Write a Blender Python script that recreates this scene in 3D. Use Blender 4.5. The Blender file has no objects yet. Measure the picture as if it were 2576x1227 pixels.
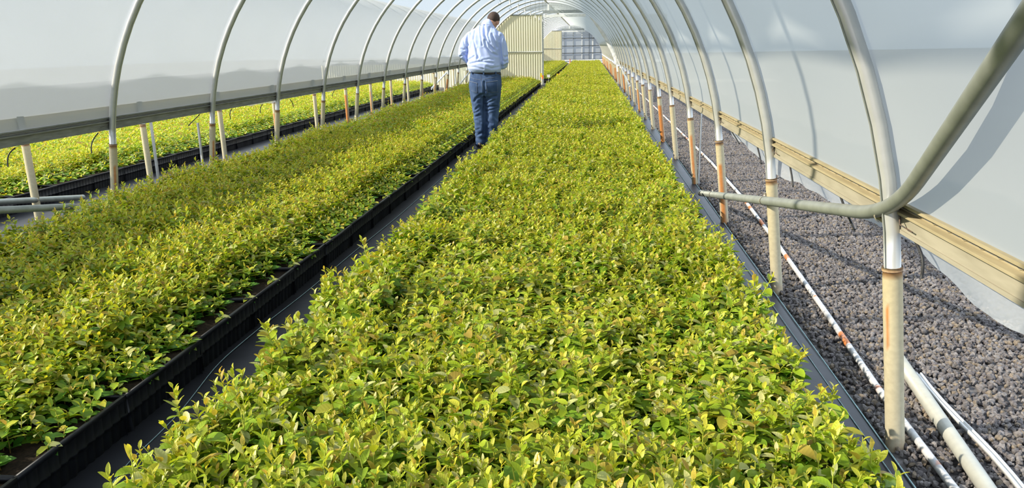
import bpy, bmesh, math, random
import numpy as np
from mathutils import Vector, Matrix, Euler
from mathutils.bvhtree import BVHTree

R_ = random.Random(7)
scene = bpy.context.scene
COL = scene.collection
PI = math.pi

# ------------------------------------------------------------------ camera
FPX, IW, IH = 1935.0, 2576, 1227
cam = bpy.data.cameras.new('camera')
cam.sensor_fit = 'HORIZONTAL'
cam.sensor_width = 36.0
cam.lens = FPX / IW * 36.0
cam.clip_start, cam.clip_end = 0.05, 500
camo = bpy.data.objects.new('camera', cam)
COL.objects.link(camo)
CZ = 1.33
_d = Vector(((1482 - IW / 2) / FPX, -(114 - IH / 2) / FPX, -1.0)).normalized()
_p = math.atan2(_d.y, -_d.z)
_u = Vector((0, math.cos(_p), math.sin(_p)))
_r = _d.cross(_u)
_u = (_u * math.cos(.0177) - _r * math.sin(.0177)).normalized()
_r = _d.cross(_u).normalized()
# rows of the camera-to-world rotation: world x, y, z written in camera axes
ROT = Matrix((_r, _d, _u))
camo.matrix_world = Matrix.Translation((0, 0, CZ)) @ ROT.to_4x4()
scene.camera = camo


def ray(px, py):
    return ROT @ Vector(((px - IW / 2) / FPX, -(py - IH / 2) / FPX, -1.0))


def atz(px, py, z):
    r = ray(px, py)
    t = (z - CZ) / r.z
    return Vector((r.x * t, r.y * t, z))


def aty(px, py, y):
    r = ray(px, py)
    t = y / r.y
    return Vector((r.x * t, y, CZ + r.z * t))


def atx(px, py, x):
    r = ray(px, py)
    t = x / r.x
    return Vector((x, r.y * t, CZ + r.z * t))


def proj(P):
    c = ROT.transposed() @ (Vector(P) - Vector((0, 0, CZ)))
    return IW / 2 + FPX * c.x / -c.z, IH / 2 - FPX * c.y / -c.z


# ------------------------------------------------------------------ light
world = bpy.data.worlds.new('sky')
scene.world = world
world.use_nodes = True
_bg = world.node_tree.nodes['Background']
_bg.inputs[0].default_value = (0.72, 0.85, 1.0, 1)
_bg.inputs[1].default_value = 2.55
sun = bpy.data.lights.new('sun', 'SUN')
sun.energy = 30.0
sun.angle = math.radians(.8)      # the hazy film spreads the beam a little
sun.color = (1.0, 0.92, 0.76)
suno = bpy.data.objects.new('sun', sun)
COL.objects.link(suno)
SUN_DIR = Vector((1.0, 0.32, -0.654)).normalized()
suno.rotation_euler = SUN_DIR.to_track_quat('-Z', 'Y').to_euler()
suno.location = (-8, -3, 8)
vs = scene.view_settings
scene.display_settings.display_device = 'sRGB'
vs.view_transform = 'Standard'
vs.look = 'None'
vs.exposure = 0.0
vs.gamma = 1.0
vs.use_curve_mapping = False
cy = scene.cycles
cy.max_bounces = 9
cy.diffuse_bounces = 5
cy.glossy_bounces = 2
cy.transmission_bounces = 5
cy.transparent_max_bounces = 16
cy.caustics_reflective = False
cy.caustics_refractive = False
cy.sample_clamp_indirect = 6.0


# ------------------------------------------------------------------ materials
def new_mat(name):
    m = bpy.data.materials.new(name)
    m.use_nodes = True
    nt = m.node_tree
    nt.nodes.clear()
    out = nt.nodes.new('ShaderNodeOutputMaterial')
    return m, nt, out


def N(nt, kind, **kw):
    n = nt.nodes.new(kind)
    for k, v in kw.items():
        if k.startswith('i_'):
            n.inputs[k[2:].replace('_', ' ')].default_value = v
        else:
            setattr(n, k, v)
    return n


def noise_col(nt, c1, c2, scale, detail=4, coord='Object', stretch=None, lo=.35, hi=.65):
    tc = N(nt, 'ShaderNodeTexCoord')
    src = tc.outputs[coord]
    if stretch:
        mp = N(nt, 'ShaderNodeMapping')
        mp.inputs['Scale'].default_value = stretch
        nt.links.new(src, mp.inputs[0])
        src = mp.outputs[0]
    no = N(nt, 'ShaderNodeTexNoise')
    no.inputs['Scale'].default_value = scale
    no.inputs['Detail'].default_value = detail
    nt.links.new(src, no.inputs['Vector'])
    rp = N(nt, 'ShaderNodeValToRGB')
    rp.color_ramp.elements[0].position = lo
    rp.color_ramp.elements[1].position = hi
    rp.color_ramp.elements[0].color = (*c1, 1)
    rp.color_ramp.elements[1].color = (*c2, 1)
    nt.links.new(no.outputs['Fac'], rp.inputs[0])
    return rp.outputs[0], no.outputs['Fac']


def mat(name, c1, c2=None, scale=20, rough=.6, metal=0., bump=0., stretch=None, spec=.5, detail=4):
    m, nt, out = new_mat(name)
    b = N(nt, 'ShaderNodeBsdfPrincipled')
    b.inputs['Roughness'].default_value = rough
    b.inputs['Metallic'].default_value = metal
    b.inputs['Specular IOR Level'].default_value = spec
    col, fac = noise_col(nt, c1, c2 or tuple(x * .85 for x in c1), scale, detail, stretch=stretch)
    nt.links.new(col, b.inputs['Base Color'])
    if bump:
        bp = N(nt, 'ShaderNodeBump')
        bp.inputs['Strength'].default_value = bump
        bp.inputs['Distance'].default_value = .01
        nt.links.new(fac, bp.inputs['Height'])
        nt.links.new(bp.outputs[0], b.inputs['Normal'])
    nt.links.new(b.outputs[0], out.inputs[0])
    return m


def attr_mat(name, rough=.6, spec=.4, metal=0., noise=0., nscale=40):
    m, nt, out = new_mat(name)
    b = N(nt, 'ShaderNodeBsdfPrincipled')
    b.inputs['Roughness'].default_value = rough
    b.inputs['Metallic'].default_value = metal
    b.inputs['Specular IOR Level'].default_value = spec
    a = N(nt, 'ShaderNodeAttribute', attribute_name='tone')
    src = a.outputs['Color']
    if noise:
        c, f = noise_col(nt, (1 - noise,) * 3, (1 + noise * .4,) * 3, nscale)
        mx = N(nt, 'ShaderNodeMix', data_type='RGBA', blend_type='MULTIPLY')
        mx.inputs[0].default_value = 1
        nt.links.new(src, mx.inputs[6])
        nt.links.new(c, mx.inputs[7])
        src = mx.outputs[2]
    nt.links.new(src, b.inputs['Base Color'])
    nt.links.new(b.outputs[0], out.inputs[0])
    return m


def film_mat(name, clear, trans, diff, col_t, col_d, dirt=.1):
    """poly film: part of the light goes straight through, part is scattered on, part thrown back; the rest is absorbed"""
    m, nt, out = new_mat(name)
    tr = N(nt, 'ShaderNodeBsdfTransparent')
    tr.inputs[0].default_value = (clear, clear, clear, 1)
    tl = N(nt, 'ShaderNodeBsdfTranslucent')
    df = N(nt, 'ShaderNodeBsdfDiffuse')
    c, f = noise_col(nt, tuple(x * (1 - dirt) for x in col_t), col_t, 1.3, 6, stretch=(1, .35, 1.6))
    nt.links.new(c, tl.inputs[0])
    df.inputs[0].default_value = (*col_d, 1)
    total = clear + trans + diff
    m1 = N(nt, 'ShaderNodeMixShader')
    m1.inputs[0].default_value = diff / (trans + diff)
    nt.links.new(tl.outputs[0], m1.inputs[1])
    nt.links.new(df.outputs[0], m1.inputs[2])
    m2 = N(nt, 'ShaderNodeMixShader')
    m2.inputs[0].default_value = trans + diff
    k = min(1, clear / (1 - trans - diff))
    tr.inputs[0].default_value = (k, k, k, 1)
    nt.links.new(tr.outputs[0], m2.inputs[1])
    nt.links.new(m1.outputs[0], m2.inputs[2])
    nt.links.new(m2.outputs[0], out.inputs[0])
    return m


def leaf_mat(name):
    m, nt, out = new_mat(name)
    a = N(nt, 'ShaderNodeAttribute', attribute_name='tone')
    b = N(nt, 'ShaderNodeBsdfPrincipled')
    b.inputs['Roughness'].default_value = .42
    b.inputs['Specular IOR Level'].default_value = .35
    t = N(nt, 'ShaderNodeBsdfTranslucent')
    # side veins: furrows that run slantwise from the midrib across the blade
    bl = N(nt, 'ShaderNodeAttribute', attribute_name='blade')
    sx = N(nt, 'ShaderNodeSeparateXYZ')
    nt.links.new(bl.outputs['Vector'], sx.inputs[0])
    m1 = N(nt, 'ShaderNodeMath', operation='MULTIPLY')
    m1.inputs[1].default_value = -.16
    nt.links.new(sx.outputs[0], m1.inputs[0])
    m2 = N(nt, 'ShaderNodeMath', operation='ADD')
    nt.links.new(m1.outputs[0], m2.inputs[0])
    nt.links.new(sx.outputs[1], m2.inputs[1])
    m3 = N(nt, 'ShaderNodeMath', operation='MULTIPLY')
    m3.inputs[1].default_value = 2 * PI * 6
    nt.links.new(m2.outputs[0], m3.inputs[0])
    m4 = N(nt, 'ShaderNodeMath', operation='COSINE')
    nt.links.new(m3.outputs[0], m4.inputs[0])
    m5 = N(nt, 'ShaderNodeMath', operation='MULTIPLY')
    nt.links.new(m4.outputs[0], m5.inputs[0])
    nt.links.new(sx.outputs[2], m5.inputs[1])
    bp = N(nt, 'ShaderNodeBump')
    bp.inputs['Strength'].default_value = .16
    bp.inputs['Distance'].default_value = .0009
    nt.links.new(m5.outputs[0], bp.inputs['Height'])
    nt.links.new(bp.outputs[0], b.inputs['Normal'])
    nt.links.new(bp.outputs[0], t.inputs['Normal'])
    nt.links.new(a.outputs['Color'], b.inputs['Base Color'])
    g = N(nt, 'ShaderNodeMix', data_type='RGBA', blend_type='MULTIPLY')
    g.inputs[0].default_value = 1
    nt.links.new(a.outputs['Color'], g.inputs[6])
    g.inputs[7].default_value = (1.25, 1.15, .55, 1)
    nt.links.new(g.outputs[2], t.inputs[0])
    mx = N(nt, 'ShaderNodeMixShader')
    mx.inputs[0].default_value = .38
    nt.links.new(b.outputs[0], mx.inputs[1])
    nt.links.new(t.outputs[0], mx.inputs[2])
    nt.links.new(mx.outputs[0], out.inputs[0])
    return m


M = {}
M['film'] = film_mat('greenhouse film', .27, .020, .34, (.79, .84, 1.0), (.86, .90, .98), .05)
M['bundle'] = film_mat('bunched white film', .0, .25, .62, (.92, .96, 1.0), (.92, .94, .96), .12)
M['film_old'] = film_mat('weathered greenhouse film', .05, .19, .21, (.90, .94, .92), (.88, .91, .89), .10)
M['film_neighbour'] = film_mat('clearer greenhouse film', .33, .14, .30, (.9, .95, 1.0), (.88, .91, .92), .08)
M['skirt'] = film_mat('loose film', .34, .14, .22, (.9, .95, 1.0), (.85, .88, .9), .1)
M['panel'] = film_mat('cream corrugated sheet', .0, .18, .72, (.9, .82, .5), (.93, .87, .64), .1)
M['galv'] = mat('galvanized steel', (.54, .54, .52), (.48, .485, .47), 14, .32, .4, 0, spec=.5)
M['galv_dull'] = mat('dull galvanized steel', (.285, .30, .27), (.23, .245, .22), 14, .45, .4, 0)
M['sleeve'] = attr_mat('painted steel post', .5, .4, 0, .08, 60)
M['board'] = mat('weathered cream board', (.31, .28, .205), (.25, .225, .16), 9, .7, 0, .1, stretch=(4, .6, 4))
M['channel'] = mat('cream lock channel', (.34, .285, .17), (.28, .23, .13), 12, .6, 0, .05, stretch=(4, .5, 4))
M['wire'] = mat('dark wire', (.05, .05, .05), (.12, .07, .04), 50, .6)
M['cord'] = mat('black cord', (.012, .012, .013), (.02, .02, .02), 50, .6)
M['weld'] = mat('rusty weld ring', (.30, .20, .10), (.20, .11, .05), 60, .7)
M['strap'] = mat('steel strap', (.6, .57, .5), (.42, .34, .25), 60, .4, .6)
M['fabric'] = mat('woven black ground fabric', (.008, .009, .013), (.016, .017, .023), 7, .5, 0, .15, spec=.35)
M['line'] = mat('pale marker thread', (.30, .44, .46), (.18, .28, .30), 60, .6)
M['tray'] = mat('black plastic tray', (.005, .0055, .008), (.008, .009, .012), 30, .45, 0, 0, spec=.3)
M['soil'] = mat('dark potting soil', (.030, .020, .012), (.012, .009, .006), 90, .95, 0, .6, spec=.1, detail=8)
M['ground'] = mat('gravel ground', (.05, .047, .048), (.14, .13, .13), 38, .9, 0, .8, spec=.2, detail=8)
M['path'] = mat('pale packed gravel', (.16, .15, .14), (.22, .205, .19), 25, .9, 0, .4, spec=.2)
M['stone'] = attr_mat('gravel stone', .8, .25, 0, .3, 120)
M['leaf'] = leaf_mat('seedling leaf')
M['stem'] = attr_mat('seedling stem', .6, .3)
M['pipe_cream'] = mat('cream weathered steel', (.33, .322, .275), (.29, .285, .25), 25, .45, .15, 0)
M['board_shaded'] = mat('hip board with painted shade', (.21, .215, .195), (.14, .145, .13), 14, .55, .2, .1, stretch=(4, .6, 4))  # same sort of board, darkened so the colour carries its shade
M['pipe_rust'] = None
M['strip'] = mat('dull white strip', (.46, .455, .44), (.38, .375, .36), 25, .5)
M['white_plastic'] = mat('white plastic', (.8, .8, .78), (.7, .7, .68), 30, .4)
M['grey_metal'] = mat('grey painted steel', (.34, .37, .37), (.26, .29, .30), 15, .5, .2)
M['white_metal'] = mat('white painted steel', (.80, .82, .82), (.68, .70, .71), 15, .4)
M['dark_metal'] = mat('dark steel', (.10, .11, .11), (.06, .065, .07), 20, .5, .3)
M['glazing'] = film_mat('grey polycarbonate glazing', .05, .16, .55, (.66, .70, .74), (.40, .43, .46), .1)
M['gable'] = film_mat('ribbed clear sheet', .30, .32, .25, (.9, .95, .95), (.85, .88, .88), .05)
M['yellow'] = mat('yellow tag', (.85, .72, .02), (.8, .65, .02), 10, .5)
M['orange'] = mat('orange tag', (.85, .20, .05), (.8, .17, .04), 10, .5)
M['skin'] = mat('skin', (.60, .33, .24), (.52, .26, .19), 25, .5, 0, .03)
M['hair'] = mat('dark brown hair', (.035, .018, .012), (.06, .03, .02), 220, .6, 0, .6)
M['shirt'] = mat('pale blue shirt cloth', (.45, .55, .93), (.52, .62, .96), 240, .85, 0, .08, spec=.15)
M['jeans'] = mat('faded blue denim', (.034, .062, .138), (.072, .118, .232), 11, .85, 0, .15, stretch=(1, 1, .45), spec=.15, detail=7)
M['seam'] = mat('pale denim stitching', (.17, .20, .27), (.12, .15, .21), 60, .85)
M['belt'] = mat('black leather belt', (.012, .012, .016), (.022, .02, .024), 40, .42)
M['shoe'] = mat('brown leather shoe', (.05, .03, .02), (.03, .018, .012), 30, .5)


def _rust_pipe():
    m, nt, out = new_mat('white pipe with rust')
    b = N(nt, 'ShaderNodeBsdfPrincipled')
    b.inputs['Roughness'].default_value = .6
    c, f = noise_col(nt, (.40, .395, .39), (.29, .29, .30), 45, 6, stretch=(1, .8, 1), lo=.48, hi=.66)
    c2, f2 = noise_col(nt, (0, 0, 0), (1, 1, 1), 5.5, 5, stretch=(1, 1.0, 1), lo=.57, hi=.61)
    mx = N(nt, 'ShaderNodeMix', data_type='RGBA')
    nt.links.new(c2, mx.inputs[0])
    nt.links.new(c, mx.inputs[6])
    mx.inputs[7].default_value = (.42, .13, .03, 1)
    nt.links.new(mx.outputs[2], b.inputs['Base Color'])
    nt.links.new(b.outputs[0], out.inputs[0])
    return m


M['pipe_rust'] = _rust_pipe()


# ------------------------------------------------------------------ mesh helpers
class MB:
    def __init__(s):
        s.v, s.f, s.c, s.l = [], [], [], {}
        s.smooth = True

    def quad_grid(s, rows, closed_u=False, closed_v=False, col=None):
        """rows: list of rings (lists of points) of equal length"""
        o = len(s.v)
        n = len(rows[0])
        for i, r in enumerate(rows):
            for j, p in enumerate(r):
                s.v.append(tuple(p))
                s.c.append(col(i, j) if callable(col) else (col or (1, 1, 1)))
        m = len(rows)
        for i in range(m if closed_v else m - 1):
            i2 = (i + 1) % m
            for j in range(n if closed_u else n - 1):
                j2 = (j + 1) % n
                s.f.append((o + i * n + j, o + i * n + j2, o + i2 * n + j2, o + i2 * n + j))
        return o

    def cap(s, o, n, rev=False):
        idx = list(range(o, o + n))
        s.f.append(tuple(reversed(idx)) if rev else tuple(idx))

    def tube(s, pts, rad, seg=10, col=None, caps=True, flat=1.0):
        pts = [Vector(p) for p in pts]
        k = len(pts)
        rads = rad if isinstance(rad, (list, tuple)) else [rad] * k
        rows = []
        up = None
        for i in range(k):
            t = (pts[min(i + 1, k - 1)] - pts[max(i - 1, 0)]).normalized()
            if up is None:
                up = Vector((0, 0, 1)) if abs(t.z) < .9 else Vector((0, 1, 0))
                up = (up - t * up.dot(t)).normalized()
            else:
                up = (up - t * up.dot(t))
                up = up.normalized() if up.length > 1e-6 else t.orthogonal().normalized()
            sd = t.cross(up)
            rows.append([pts[i] + (up * math.cos(a) * flat + sd * math.sin(a)) * rads[i] for a in [2 * PI * j / seg for j in range(seg)]])
        o = s.quad_grid(rows, closed_u=True, col=col)
        if caps:
            s.cap(o, seg, rev=False)
            s.cap(o + (k - 1) * seg, seg, rev=True)
        return o

    def box(s, x0, x1, y0, y1, z0, z1, col=None):
        o = len(s.v)
        for z in (z0, z1):
            for x, y in ((x0, y0), (x1, y0), (x1, y1), (x0, y1)):
                s.v.append((x, y, z))
                s.c.append(col or (1, 1, 1))
        for q in ((3, 2, 1, 0), (4, 5, 6, 7), (0, 1, 5, 4), (1, 2, 6, 5), (2, 3, 7, 6), (3, 0, 4, 7)):
            s.f.append(tuple(o + i for i in q))

    def sphere(s, c, r, seg=16, rings=10, mtx=None):
        c = Vector(c)
        rr = Vector(r) if not isinstance(r, (int, float)) else Vector((r, r, r))
        rows = []
        for i in range(rings + 1):
            ph = PI * i / rings
            ph = min(max(ph, .02), PI - .02)
            ring = []
            for j in range(seg):
                a = 2 * PI * j / seg
                p = Vector((math.sin(ph) * math.cos(a) * rr.x, math.sin(ph) * math.sin(a) * rr.y, -math.cos(ph) * rr.z))
                if mtx:
                    p = mtx @ p
                ring.append(c + p)
            rows.append(ring)
        o = s.quad_grid(rows, closed_u=True)
        s.cap(o, seg, True)
        s.cap(o + rings * seg, seg)

    def mesh(s, name, m, colors=False):
        me = bpy.data.meshes.new(name)
        me.from_pydata([tuple(v) for v in s.v], [], s.f)
        if colors:
            a = me.attributes.new('tone', 'FLOAT_COLOR', 'POINT')
            arr = np.ones((len(s.v), 4), np.float32)
            arr[:, :3] = np.array(s.c, np.float32)
            a.data.foreach_set('color', arr.ravel())
        if s.l:
            a = me.attributes.new('blade', 'FLOAT_VECTOR', 'POINT')
            arr = np.zeros((len(s.v), 3), np.float32)
            for k, q in s.l.items():
                arr[k] = q
            a.data.foreach_set('vector', arr.ravel())
        me.materials.append(m)
        if s.smooth:
            me.polygons.foreach_set('use_smooth', np.ones(len(me.polygons), bool))
        me.update()
        return me

    def build(s, name, m, parent=None, colors=False, flat=False):
        s.smooth = not flat
        o = bpy.data.objects.new(name, s.mesh(name, m, colors))
        COL.objects.link(o)
        if parent:
            o.parent = parent
        return o


def tag(o, label=None, cat=None, group=None, kind=None):
    if label:
        o['label'] = label
    if cat:
        o['category'] = cat
    if group:
        o['group'] = group
    if kind:
        o['kind'] = kind
    return o


def empty(name, loc, label=None, cat=None, group=None, rz=0):
    o = bpy.data.objects.new(name, None)
    o.empty_display_size = .1
    o.location = loc
    o.rotation_euler = (0, 0, rz)
    COL.objects.link(o)
    return tag(o, label, cat, group)


def copy_tree(o, parent=None):
    c = o.copy()
    COL.objects.link(c)
    if parent:
        c.parent = parent
    for ch in KIDS.get(o.name, []):
        copy_tree(ch, c)
    return c


KIDS = {}


def kids(o, *chs):
    KIDS.setdefault(o.name, []).extend(chs)


ORD = ['first', 'second', 'third', 'fourth', 'fifth', 'sixth', 'seventh', 'eighth', 'ninth', 'tenth', 'eleventh', 'twelfth',
       'thirteenth', 'fourteenth', 'fifteenth', 'sixteenth', 'seventeenth', 'eighteenth', 'nineteenth', 'twentieth']

# ------------------------------------------------------------------ the tunnel's measures
CX, CXN = -1.42, -6.98            # axis of this tunnel and of its neighbour
ZC, RB = 0.40, 2.40               # bow circle
Y0, S = 2.465, 1.695              # first rib in view, spacing
YK = lambda k: Y0 + S * k
SAG = .078


def bow_pts(cx, n=40, z0=.62):
    """half-turn of a rib in the XZ plane from left to right, straight legs below z = .75"""
    a0 = math.asin((.75 - ZC) / RB)
    pts = []
    wl = lambda z: 2.46 + (RB * math.cos(a0) - 2.46) * z / .75
    pts.append((cx - wl(z0), z0))
    for i in range(n + 1):
        a = PI - a0 - (PI - 2 * a0) * i / n
        pts.append((cx + RB * math.cos(a), ZC + RB * math.sin(a)))
    pts.append((cx + wl(z0), z0))
    return pts


def leg_x(z):
    return 2.46 + (2.374 - 2.46) * z / .75


def smooth_path(pts, n=8, round_=.3):
    pts = [Vector(p) for p in pts]
    out = [pts[0]]
    for a, b_, c in zip(pts, pts[1:], pts[2:]):
        d = min((b_ - a).length, (c - b_).length, round_ * 2) * .5
        p, q = b_ + (a - b_).normalized() * d, b_ + (c - b_).normalized() * d
        for i in range(n + 1):
            t = i / n
            out.append(p * (1 - t) ** 2 + b_ * 2 * t * (1 - t) + q * t * t)
    out.append(pts[-1])
    return out


# ------------------------------------------------------------------ ground
g = MB()
g.quad_grid([[(x, y, -.012) for x in (-60, -20, -5, 1.03, 3, 8, 60)] for y in (-30, 0, 10, 25, 40, 70, 120)])
tag(g.build('ground', M['ground']), 'grey gravel ground under and around the tunnels', 'ground', kind='structure')


def fabric(name, x0, x1, y0, y1, z, lines, label):
    b = MB()
    xs = np.linspace(x0, x1, 9)
    ys = np.linspace(y0, y1, 60)
    rr = random.Random(int(abs(x0) * 100))
    b.quad_grid([[(x, y, z + rr.uniform(-.003, .003)) for x in xs] for y in ys])
    o = b.build(name, M['fabric'])
    tag(o, label, 'ground cloth', kind='structure')
    for lx0, lx1 in lines:
        l = MB()
        pts = []
        for i in range(40):
            t = i / 39
            y = y0 + (y1 - y0) * t
            pts.append((lx0 + (lx1 - lx0) * t + rr.uniform(-.004, .004), y, z + .004))
        l.tube(pts, .0022, 4)
        l.build('marker_thread', M['line'], o)
    return o


fabric('floor', -3.75, 1.0, -1.0, 28.4, 0.004, [(.955, .955)], 'black ground cloth under both seedling beds')
l = MB()
lp = [atz(px, py, .008) for px, py in ((274, 1226), (327, 1157), (385, 1105), (451, 1039), (496, 981), (549, 912), (653, 824), (761, 742), (900, 625), (1000, 545))]
lp = [lp[0] + (lp[0] - lp[1]) * 2] + lp + [Vector((-1.50, 14, .008)), Vector((-1.50, 27, .008))]
l.tube(smooth_path(lp, 4, .2), .0022, 4)
tag(l.build('marker_thread', M['line']), 'pale marker thread running along the black aisle cloth', 'thread')
b = MB()
pts = [(1.0 + (1.10 - 1.0) * max(0, (y - 2)) / 12, y) for y in np.linspace(-1, 28.4, 50)]
b.quad_grid([[(.94, y, .002), (x - .02, y, .006), (x, y, .001)] for x, y in pts])
o = tag(b.build('floor_edge', M['fabric']), 'folded edge of the black ground cloth along the gravel', 'ground cloth', kind='structure')
l = MB()
l.tube([(x - .004, y, .008) for x, y in pts], .003, 5)
l.build('marker_thread', M['line'], o)
fabric('floor_neighbour', -4.95, -3.76, -1.0, 28.0, 0.003, [(-4.1, -4.1)], 'dark ground cloth between the two tunnels')
b = MB()
b.quad_grid([[(x, y, -.004 - .01 * (abs(x) > 3)) for x in (-9, -4, -1, 1.05, 2, 8)] for y in (28.3, 29.2, 30.0, 30.6)])
tag(b.build('path', M['path']), 'pale gravel cross path between the two tunnel sections', 'path', kind='structure')


# ------------------------------------------------------------------ film covers
def film(name, cx, y0k, y1k, a0, a1, label, sag=SAG, r=RB + .032, extra0=0., extra1=0.):
    ks = list(range(y0k, y1k + 1))
    rows = []
    sub = 10
    ys = []
    for k in ks[:-1]:
        for i in range(sub):
            t = i / sub
            ys.append((YK(k) + S * t, 4 * t * (1 - t)))
    ys.append((YK(ks[-1]), 0))
    na = 26
    for y, q in ys:
        ring = []
        for i in range(na + 1):
            a = a0 + (a1 - a0) * i / na
            edge = 1 - abs(2 * i / na - 1) ** 8 if name != 'x' else 1
            e = min(1, min(i, na - i) * abs(a1 - a0) / na / .4) if abs(a1 - a0) > 2 else min(1, (na - i if a1 < 1 else i) * abs(a1 - a0) / na / .4)
            rr = r - sag * q * e * e * (3 - 2 * e)
            ring.append((cx + rr * math.cos(a), y, ZC + rr * math.sin(a)))
        rows.append(ring)
    b = MB()
    b.quad_grid(rows)
    return tag(b.build(name, M['film_neighbour' if 'neighbour' in name else ('film_old' if 'right' in name else 'film')]), label, 'film wall', kind='structure')


AB = math.asin((.82 - ZC) / (RB + .032))
film('wall_left', CX, -2, 16, PI - AB, PI / 2, 'milky film wall on the side of the next tunnel')  # both near walls run on past their last rib, added to block sun
film('wall_right', CX, -2, 16, PI / 2, AB, 'milky film wall on the gravel side')
film('wall_neighbour', CXN, -3, 33, PI - AB, AB, 'milky film cover of the neighbouring tunnel')
K2 = 17
film('wall_left_far', CX, K2 - 1, 36, PI - AB, PI / 2, 'film wall of the far tunnel section, next tunnel side')  # both far walls continue beyond the ribs, added to shade the glazing
film('wall_right_far', CX, K2 - 1, 36, PI / 2, AB, 'film wall of the far tunnel section, gravel side')


# ------------------------------------------------------------------ arch ribs
def sleeve_mesh(seed, rust, face, w=.45, ln=1.):
    """ground post: tube up to the joint, rust streak on the side FACE (angle) below a weep hole"""
    rr = random.Random(seed)
    seg, nz = 20, 26
    h0, h1 = -.02, .63 + rr.uniform(-.02, .02)
    rows, cols = [], []
    cream = (.42, .355, .215)
    grey = (.37, .35, .28)
    hole = h1 - rr.uniform(.10, .16)
    for i in range(nz + 1):
        t = i / nz
        z = h0 + (h1 - h0) * t
        rad = .0300 if i < nz else .0285
        ring, cc = [], []
        for j in range(seg):
            a = 2 * PI * j / seg
            ring.append((rad * math.cos(a), rad * math.sin(a), z))
            base = [cream[q] * (.45 + .55 * t) + grey[q] * (.55 - .55 * t) for q in range(3)]
            d = abs((a - face + PI) % (2 * PI) - PI)
            k = 0
            if rust and hole - ln < z < hole:
                k = max(0, 1 - (d / (w * (1 + .5 * (hole - z)))) ** 2) ** .5 * min(1, rust) * (.82 + .18 * rr.random())
            if z > h1 - .012:
                k = max(k, .7)
            if z < .05:
                k = max(k, .25 * rr.random())
            rc = (.40, .125, .010)
            cc.append(tuple(base[q] * (1 - k) + rc[q] * k for q in range(3)))
        rows.append(ring)
        cols.append(cc)
    b = MB()
    o = b.quad_grid(rows, closed_u=True, col=lambda i, j: cols[i][j])
    b.cap(o + nz * seg, seg, True)
    return b.mesh('ground_post', M['sleeve'], True)


SLV = [sleeve_mesh(i, *rf) for i, rf in enumerate([(.0, 0), (.95, 4.4, .6), (.95, 4.4, .42), (.0, 1), (.9, 3.75, .22, .16), (.0, 2), (.8, 4.6, .35), (1., 4.4, 1.2), (.95, 5.5, .33)])]
b = MB()
_bp = bow_pts(0)
b.tube([(x, 0, z) for x, z in _bp], .0255, 12, flat=1.08)
# pressed seam line along the bow
BOW = b.mesh('bow', M['galv'])
b = MB()
b.tube([(x * .989 - 0 if False else x - .0262 * (1 if x > 0 else -1) * (1 if z < 2 else .5), -.012, z - (.022 if z > 2 else .006)) for x, z in _bp], .0022, 4)
SEAM = b.mesh('bow_seam', M['galv_dull'])
b = MB()
b.tube([(0, 0, .622), (0, 0, .634)], .0315, 16)
COLLAR = b.mesh('joint_collar', M['weld'])


def mesh_child(name, me, parent, loc=(0, 0, 0), rot=(0, 0, 0)):
    o = bpy.data.objects.new(name, me)
    COL.objects.link(o)
    o.parent = parent
    o.location = loc
    o.rotation_euler = rot
    return o


LEAN = math.atan2(2.46 - 2.374, .75)
b = MB()
b.tube([(0, 0, .60), (0, 0, .86)], .0255, 12)
UPPER = b.mesh('post_top', M['galv'])


def rib(cx, y, label, group, sl, sr, seam=True, right_only=False):
    t = empty('arch_rib', (cx, y, 0), label, 'arch', group)
    bo = mesh_child('bow', BOW, t)
    if seam:
        mesh_child('seam', SEAM, bo)
    for sgn, sl_ in ((-1, sl), (1, sr)):
        p = mesh_child('ground_post', SLV[sl_], t, (sgn * 2.46, 0, 0), (0, -sgn * LEAN, 0))
        if seam:
            mesh_child('joint_collar', COLLAR, p)
    return t


near_lab = {0: 'nearest full steel arch, its post on the gravel holding the upward-bent brace pipe',
            1: 'second steel arch in view, plain cream post beside the brace pipe',
            2: 'third steel arch in view, its gravel-side post streaked orange where the brace pipe ends'}
rib_sr = {0: 4, 1: 3, 2: 1, 3: 2, 4: 0, 5: 7, 6: 5, 7: 3, 8: 1, 9: 5, 10: 6, 11: 0, 12: 7, 13: 3, 14: 2, 15: 5}
rib_sl = {2: 8, 3: 8, 4: 3, 5: 4, 6: 5, 7: 3, 8: 3, 9: 0, 10: 1, 11: 7, 12: 3, 13: 5}
for k in range(-1, 16):
    lab = near_lab.get(k) or (f'galvanized arch behind the camera carrying the brace pipe' if k < 0 else
                              f'galvanized steel arch of the near tunnel, {ORD[k]} in line from the camera')
    rib(CX, YK(k), lab, 'arches of the near tunnel', rib_sl.get(k, 3), rib_sr.get(k, 5))
for k in range(K2 - 1, 34):
    rib(CX, YK(k), f'small steel arch of the far tunnel, {ORD[k - K2 + 1]} beyond the cream partition', 'arches of the far tunnel',
        3, [7, 1, 5, 2][k % 4], seam=False)
nsr = {2: 0, 3: 3, 4: 5, 5: 1, 6: 4, 7: 7, 8: 2, 9: 6, 10: 3, 11: 7}
for k in range(1, 15):
    # of the neighbouring tunnel only this row of posts shows, below the board
    p = mesh_child('ground_post', SLV[nsr.get(k, 3)], None, (CXN + 2.455, YK(k) - .04, 0), (0, -.012, 0))
    tag(p, f'cream post of the neighbouring tunnel, {ORD[k - 1]} in the row beyond the side opening', 'post', 'posts of the neighbouring tunnel')
    q = mesh_child('post_top', UPPER, p)
    mesh_child('joint_collar', COLLAR, p)

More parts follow.
